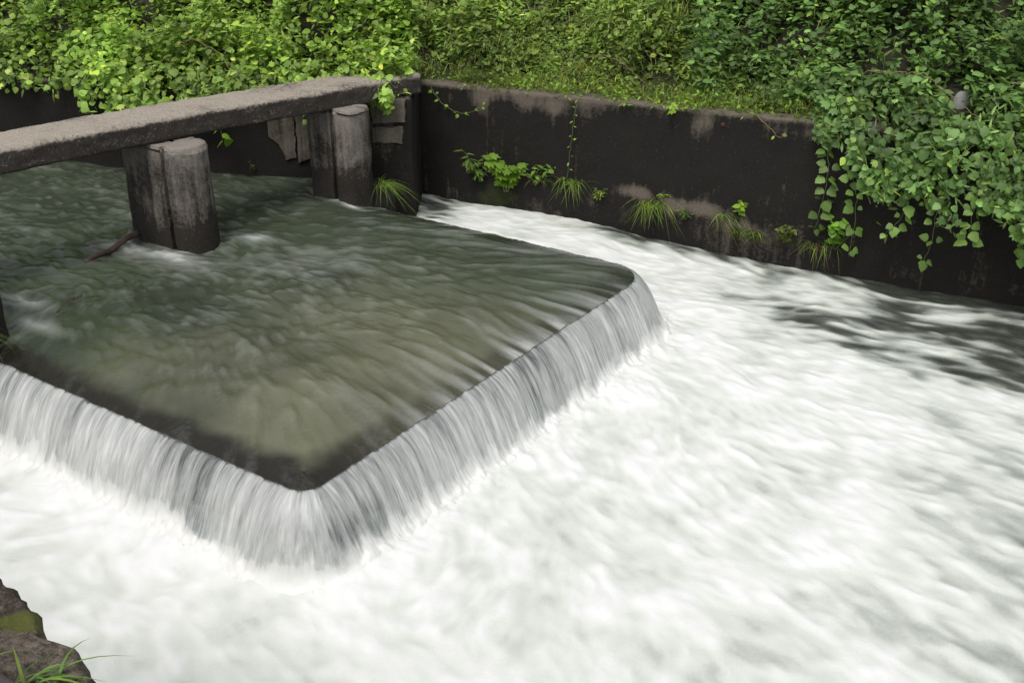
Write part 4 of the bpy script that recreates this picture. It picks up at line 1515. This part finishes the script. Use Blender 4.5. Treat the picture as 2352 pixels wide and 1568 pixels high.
def weed(label, pos, h_, nst, col, seed, lean=(0, -.35), size=(.04, .07), tm=T_OVATE, name="weed_plant", nleaf=6):
    rg = np.random.default_rng(seed)
    root = empty(name, pos)
    tag(root, label, "plant", "weeds at the foot of the walls")
    mes = one_leaf_meshes(tm, tints(4, col, rg), "leaf")
    for k in range(nst):
        dx = rg.normal(lean[0], .35); dy = lean[1] + rg.normal(0, .15)
        L = h_ * rg.uniform(.6, 1)
        t = np.linspace(0, 1, 9)
        path = np.stack([dx * L * t, dy * L * t, L * t - .25 * L * t ** 3], -1) + [rg.normal(0, .015), rg.normal(0, .01), -.01]
        link("stem", tube(path, .003, .0015, 5, "stem"), root, M['stem'])
        for j in range(nleaf):
            i = 2 + int(j / nleaf * 6.9)
            az = rg.uniform(0, 6.28)
            Nn = np.array([rg.normal(0, .3), -.35, 1.0]); Nn /= np.linalg.norm(Nn)
            Fd = np.array([math.cos(az), math.sin(az), -.2]); Fd -= (Fd @ Nn) * Nn; Fd /= np.linalg.norm(Fd)
            place_leaf(mes[rg.integers(4)], root, path[i], np.cross(Fd, Nn), Fd, Nn, rg.uniform(*size))
    return root


GR = (.13, .22, .035)
grass_tuft("arching grass tuft growing at the water's edge beside the far square pier", (*to_xy(-2.98, 4.07), .085), 80, .30, .03, (.12, .22, .03), 101, lean=(.4, -.2), bend=(1.0, 2.0))
grass_tuft("grass tuft on the black wall below the hanging vine strand", wpt(.60, .0, .0), 60, .26, .05, GR, 102, lean=(.1, -.5), bend=(.9, 2.2))
grass_tuft("small grass wisps rooted left of the hanging strand's tuft", wpt(.30, .0, -.02), 30, .18, .04, (.08, .14, .03), 103, lean=(0, -.5))
grass_tuft("bushy drooping grass tuft under the pale patches of the black wall", wpt(1.36, .0, -.10), 100, .24, .08, GR, 104, lean=(-.1, -.6), bend=(1.0, 2.4))
grass_tuft("thin grass tuft with one seedling beside it on the black wall", wpt(1.98, .0, -.12), 34, .24, .06, GR, 105, lean=(.2, -.5), bend=(1.1, 2.4))
grass_tuft("sparse reddish-green grass tuft low on the black wall", wpt(2.12, .0, -.27), 26, .18, .03, (.11, .16, .04), 106, lean=(.1, -.5))
grass_tuft("small grass tuft just above the white water on the black wall", wpt(2.28, .0, -.26), 26, .18, .03, GR, 107, lean=(.1, -.5))
grass_tuft("grass tuft below the leafy seedling near the draped vines", wpt(2.78, .0, -.28), 45, .22, .06, GR, 108, lean=(-.2, -.6), bend=(.7, 2.2))
weed("curling butterbur-like plant with scalloped leaves at the foot of the black wall", wpt(-.06, .04, -.18), .62, 8, (.15, .26, .035), 111, (.05, -.2), (.09, .14), T_LOBE3, "weed_plant", 5)
weed("tangled weed with arching stems in the corner of the black wall", wpt(-.32, .0, -.12), .48, 9, (.09, .15, .025), 112, (-.2, -.3), (.07, .11), T_LANCE, "weed_plant", 7)
weed("trailing weed right of the scalloped plant on the black wall", wpt(.24, .0, -.08), .36, 8, (.10, .17, .03), 113, (.2, -.3), (.05, .08), T_SMALL, "weed_plant", 8)
weed("leafy sprig in the middle of the drooping grass tuft", wpt(1.46, .0, -.06), .16, 3, (.16, .28, .03), 114, (.1, -.4), (.03, .05), T_SMALL, "weed_plant", 6)
weed("ferny clump with narrow leaflets between the hanging strand and the drooping tuft", wpt(.86, .0, -.14), .22, 7, (.09, .15, .03), 119, (.1, -.4), (.03, .06), T_LANCE, "weed_plant", 9)
weed("dark leafy cushion under the pale patches, right of the drooping tuft", wpt(1.66, .0, -.22), .18, 8, (.08, .13, .03), 120, (0, -.4), (.03, .05), T_SMALL, "weed_plant", 8)
weed("upright seedling with pointed leaves on the black wall", wpt(2.12, .0, -.10), .28, 3, (.15, .25, .03), 115, (.2, -.3), (.06, .09), T_OVATE, "weed_plant", 6)
weed("reddish weed sprawling just above the white water", wpt(2.52, .0, -.30), .30, 8, (.12, .15, .035), 116, (-.1, -.4), (.04, .07), T_SMALL, "weed_plant", 6)
weed("tall leafy seedling next to the draped vines at the foot of the black wall", wpt(2.92, .0, -.30), .48, 4, (.12, .24, .03), 117, (0, -.25), (.06, .095), T_OVATE, "weed_plant", 8)
weed("trifle of moss weed under the square pier patch wall", wpt(-2.6, .0, .06), .16, 3, (.07, .10, .02), 118, (0, -.4), (.02, .04), T_SMALL, "weed_plant", 5)
for k, (x, dd_, L_, lb, c_) in enumerate(((-.35, .75, .5, "dark arching grass clump on the slope nearest the end of the footbridge", (.09, .16, .04)),
                                    (1.05, 1.25, .55, "tall pale grass clump high on the slope above the black wall", (.20, .26, .09)),
                                    (1.75, 1.45, .5, "pale drooping grass clump beside the start of the deep green vines", (.18, .24, .08)),
                                    (.75, .72, .36, "small light grass clump just behind the wall-top ledge", (.17, .24, .06)))):
    yy = float(wall_y(x)) + dd_ * 1.1
    grass_tuft(lb, (x, yy, float(terrain(np.array([x]), np.array([yy]))[0]) + .02), 130, L_, .07, c_, 140 + k, (.005, .010), (0, -.35), (.6, 1.6))
# tuft on the end pier at the frame's edge
x, y = to_xy(-2.96, .02)
grass_tuft("grass tuft sprouting from the pier at the near end of the weir crest", (x, y, .08), 45, .30, .03, (.08, .15, .03), 121, lean=(.2, -.5), bend=(.8, 1.6))

# ------------------------------------------------------------------ driftwood
a = np.array([*to_xy(-3.80, 1.90), 0.075]); b = np.array([*to_xy(-3.74, 1.34), 0.0])
t = np.linspace(0, 1, 22)[:, None]
path = a + (b - a) * t + np.array([0, 0, .012]) * np.sin(t * 9) + .003 * rng.normal(0, 1, (22, 3))
drift = link("driftwood_branch", tube(path, .030, .021, 9, "driftwood_branch"), None, M['bark'])
tag(drift, "wet dark brown branch caught against the middle bridge pier in the pool", "branch")
for k, (p_a, q_a, ln_) in enumerate(((-3.05, .62, .30), (-3.12, .75, .22))):
    x0, y0 = to_xy(p_a, q_a); x1, y1 = to_xy(p_a - .12 + .2 * k, q_a + ln_)
    tt = np.linspace(0, 1, 14)
    pth = np.stack([x0 + (x1 - x0) * tt, y0 + (y1 - y0) * tt + .03 * np.sin(tt * 6 + k), .004 + .03 * np.sin(tt * math.pi)], -1)
    tw = link("twig", tube(pth, .005, .003, 5, "twig"), None, M['bark'])
    tag(tw, ["thin bent twig snagged at the crest near the end pier", "second shorter twig crossing the snagged one near the end pier"][k], "twig")

# ------------------------------------------------------------------ small things on the bank
bm = bmesh.new(); bmesh.ops.create_icosphere(bm, subdivisions=3, radius=1.0)
iv = np.array([v.co[:] for v in bm.verts]); iff = np.array([[v.index for v in f.verts] for f in bm.faces]); bm.free()
V = iv * (1 + .22 * fbm(iv[:, 0] * 1.4, iv[:, 1] * 1.4, iv[:, 2] * 1.4 + 3, 3))[:, None] * np.array([.055, .04, .028])
st = link("stone", mesh_np("stone", V, iff), None, M['stone'])
st.location = (0.10, float(wall_y(.10)) + .13, float(terrain(np.array([.10]), np.array([wall_y(.10) + .13]))[0]) + .018)
tag(st, "small pale stone lying on the grassy wall top", "stone")

mx_, my_ = 3.82, 9.00
mz = float(terrain(np.array([mx_]), np.array([my_]))[0])
rr = np.array([(math.cos(a), math.sin(a)) for a in np.linspace(0, 2 * math.pi, 25)[:-1]])
V, Q = [], []
profm = [(.072, -.25), (.072, .0), (.072, .40), (.071, .50), (.066, .55), (.052, .585), (.03, .605), (.006, .61)]
for r_, z_ in profm:
    V.append(np.column_stack([rr * r_, np.full(24, z_)]))
V = np.concatenate(V)
for i in range(len(profm) - 1):
    a = i * 24 + np.arange(24); b = i * 24 + (np.arange(24) + 1) % 24
    Q.append(np.stack([a, b, b + 24, a + 24], -1))
V[:, :2] += .003 * fbm(V[:, 0] * 30, V[:, 1] * 30, V[:, 2] * 12, 3)[:, None]
mk_ = link("marker_post", mesh_np("marker_post", V, np.concatenate(Q)), None, M['marker'])
mk_.location = (mx_, my_, 1.12 - .61)
mk_.rotation_euler = (.05, .06, 0)
tag(mk_, "pale round-topped concrete marker post half hidden in the deep green vines", "post")

# rusty drain stub in the black wall
ring = tube(np.array([wpt(1.92, -.05, .72), wpt(1.92, -.01, .72), wpt(1.92, .012, .718)]), .022, .02, 10, "drain_stub")
tag(link("drain_stub", ring, None, M['rust']), "small rusty drain stub under the coping of the black wall", "pipe")

# ------------------------------------------------------------------ broken mossy block on the near bank
block = [(-2.3, 3.05), (-1.78, 2.72), (-1.55, 2.555), (-1.45, 2.475), (-1.375, 2.40), (-1.335, 2.345), (-1.315, 2.30), (-1.25, 2.275), (-1.19, 2.24), (-1.155, 2.185), (-1.10, 2.12), (-1.04, 2.02), (-.98, 1.85), (-1.25, 1.5), (-1.9, 1.7), (-2.5, 2.4)]
ring = []
for a, b in zip(np.array(block), np.roll(np.array(block), -1, 0)):
    L = np.linalg.norm(b - a)
    for k in np.linspace(0, 1, max(2, int(L / .025)))[:-1]:
        ring.append(a + (b - a) * k)
ring = np.array(ring)
c = ring.mean(0)
n = len(ring)
lev = [(1.10, -.9), (1.09, -.6), (1.07, -.3), (1.055, 0.0), (1.045, .25), (1.035, .45), (1.03, .6), (1.025, .70), (1.02, .78), (1.015, .84), (1.01, .89), (1.005, .93), (1.0, .96), (.988, .985), (.97, 1.0)] + [(k, 1.0 + .05 * (1 - k)) for k in np.linspace(.955, .05, 30)]
V = np.concatenate([np.column_stack([c + (ring - c) * k, np.full(n, z)]) for k, z in lev])
Q = []
for i in range(len(lev) - 1):
    a = i * n + np.arange(n); b = i * n + (np.arange(n) + 1) % n
    Q.append(np.stack([a, b, b + n, a + n], -1))
f1 = fbm(V[:, 0] * 5, V[:, 1] * 5, V[:, 2] * 5, 5, .55)
f2 = fbm(V[:, 0] * 5 + 40, V[:, 1] * 5, V[:, 2] * 5, 5, .55)
f3 = fbm(V[:, 0] * 26, V[:, 1] * 26, V[:, 2] * 26, 4, .6)
V = V + np.column_stack([.008 * f1 + .006 * f3, .008 * f2 + .006 * f3, .020 * f1 * (V[:, 2] > .6) + .008 * f3])
ms = .30 + .50 * np.exp(-(((V[:, 0] + 1.42) / .14) ** 2 + ((V[:, 1] - 2.36) / .075) ** 2)) + .35 * np.exp(-(((V[:, 0] + 1.22) / .06) ** 2 + ((V[:, 1] - 2.22) / .05) ** 2)) + .25 * sstep(.8, .5, V[:, 2])
stn = .05 + .28 * sstep(.96, .80, V[:, 2])
rock = link("broken_block", mesh_np("broken_block", V, np.concatenate(Q), True, {"stain": stn, "moss": ms}), None, M['rock'])
tag(rock, "rough mossy broken concrete block on the near bank beside the foam", "block")

zr = 1.01
grass_tuft("long-bladed grass clump growing on the mossy broken block", (-1.27, 2.075, zr), 26, .20, .035, (.11, .20, .045), 131, (.006, .010), (.45, .10), (.7, 1.6))
grass_tuft("loose grass blades at the edge of the mossy broken block beside the dark rail", (-1.44, 2.12, zr), 18, .19, .05, (.09, .17, .035), 132, (.005, .009), (-.1, .1), (.4, 1.2))
grass_tuft("few thin grass blades leaning over the lower edge of the mossy block", (-1.15, 2.02, zr - .03), 8, .14, .02, (.09, .18, .03), 133, (.004, .007), (.6, .1), (.3, .9))

# dark rail crossing the near corner
rp0, rp1 = np.array([-1.62, 2.22, 1.16]), np.array([-1.02, 1.86, 1.10])
dv = (rp1 - rp0) / np.linalg.norm(rp1 - rp0)
sv = np.array([-dv[1], dv[0], 0]); sv /= np.linalg.norm(sv)
uv = np.cross(dv, sv)
V, Q = [], []
ang = np.linspace(0, 2 * math.pi, 17)[:-1]
sec = [(np.sign(math.cos(a)) * abs(math.cos(a)) ** .45 * .05, np.sign(math.sin(a)) * abs(math.sin(a)) ** .45 * .035) for a in ang]
for k in np.linspace(-1.5, 1.6, 40):
    base = rp0 + (rp1 - rp0) * k
    for a, b in sec:
        V.append(base + sv * (a - .06) + uv * b)
V = np.array(V)
V += .003 * fbm(V[:, 0] * 9, V[:, 1] * 9, V[:, 2] * 9, 3)[:, None]
for i in range(39):
    a = i * 16 + np.arange(16); b = i * 16 + (np.arange(16) + 1) % 16
    Q.append(np.stack([a, b, b + 16, a + 16], -1))
me = mesh_np("rail", V, np.concatenate(Q))
bm = bmesh.new(); bm.from_mesh(me)
bmesh.ops.holes_fill(bm, edges=[e for e in bm.edges if e.is_boundary], sides=0)
bm.to_mesh(me); bm.free()
tag(link("rail", me, None, M['rail']), "smooth dark grey rail lying along the mossy broken block", "rail")
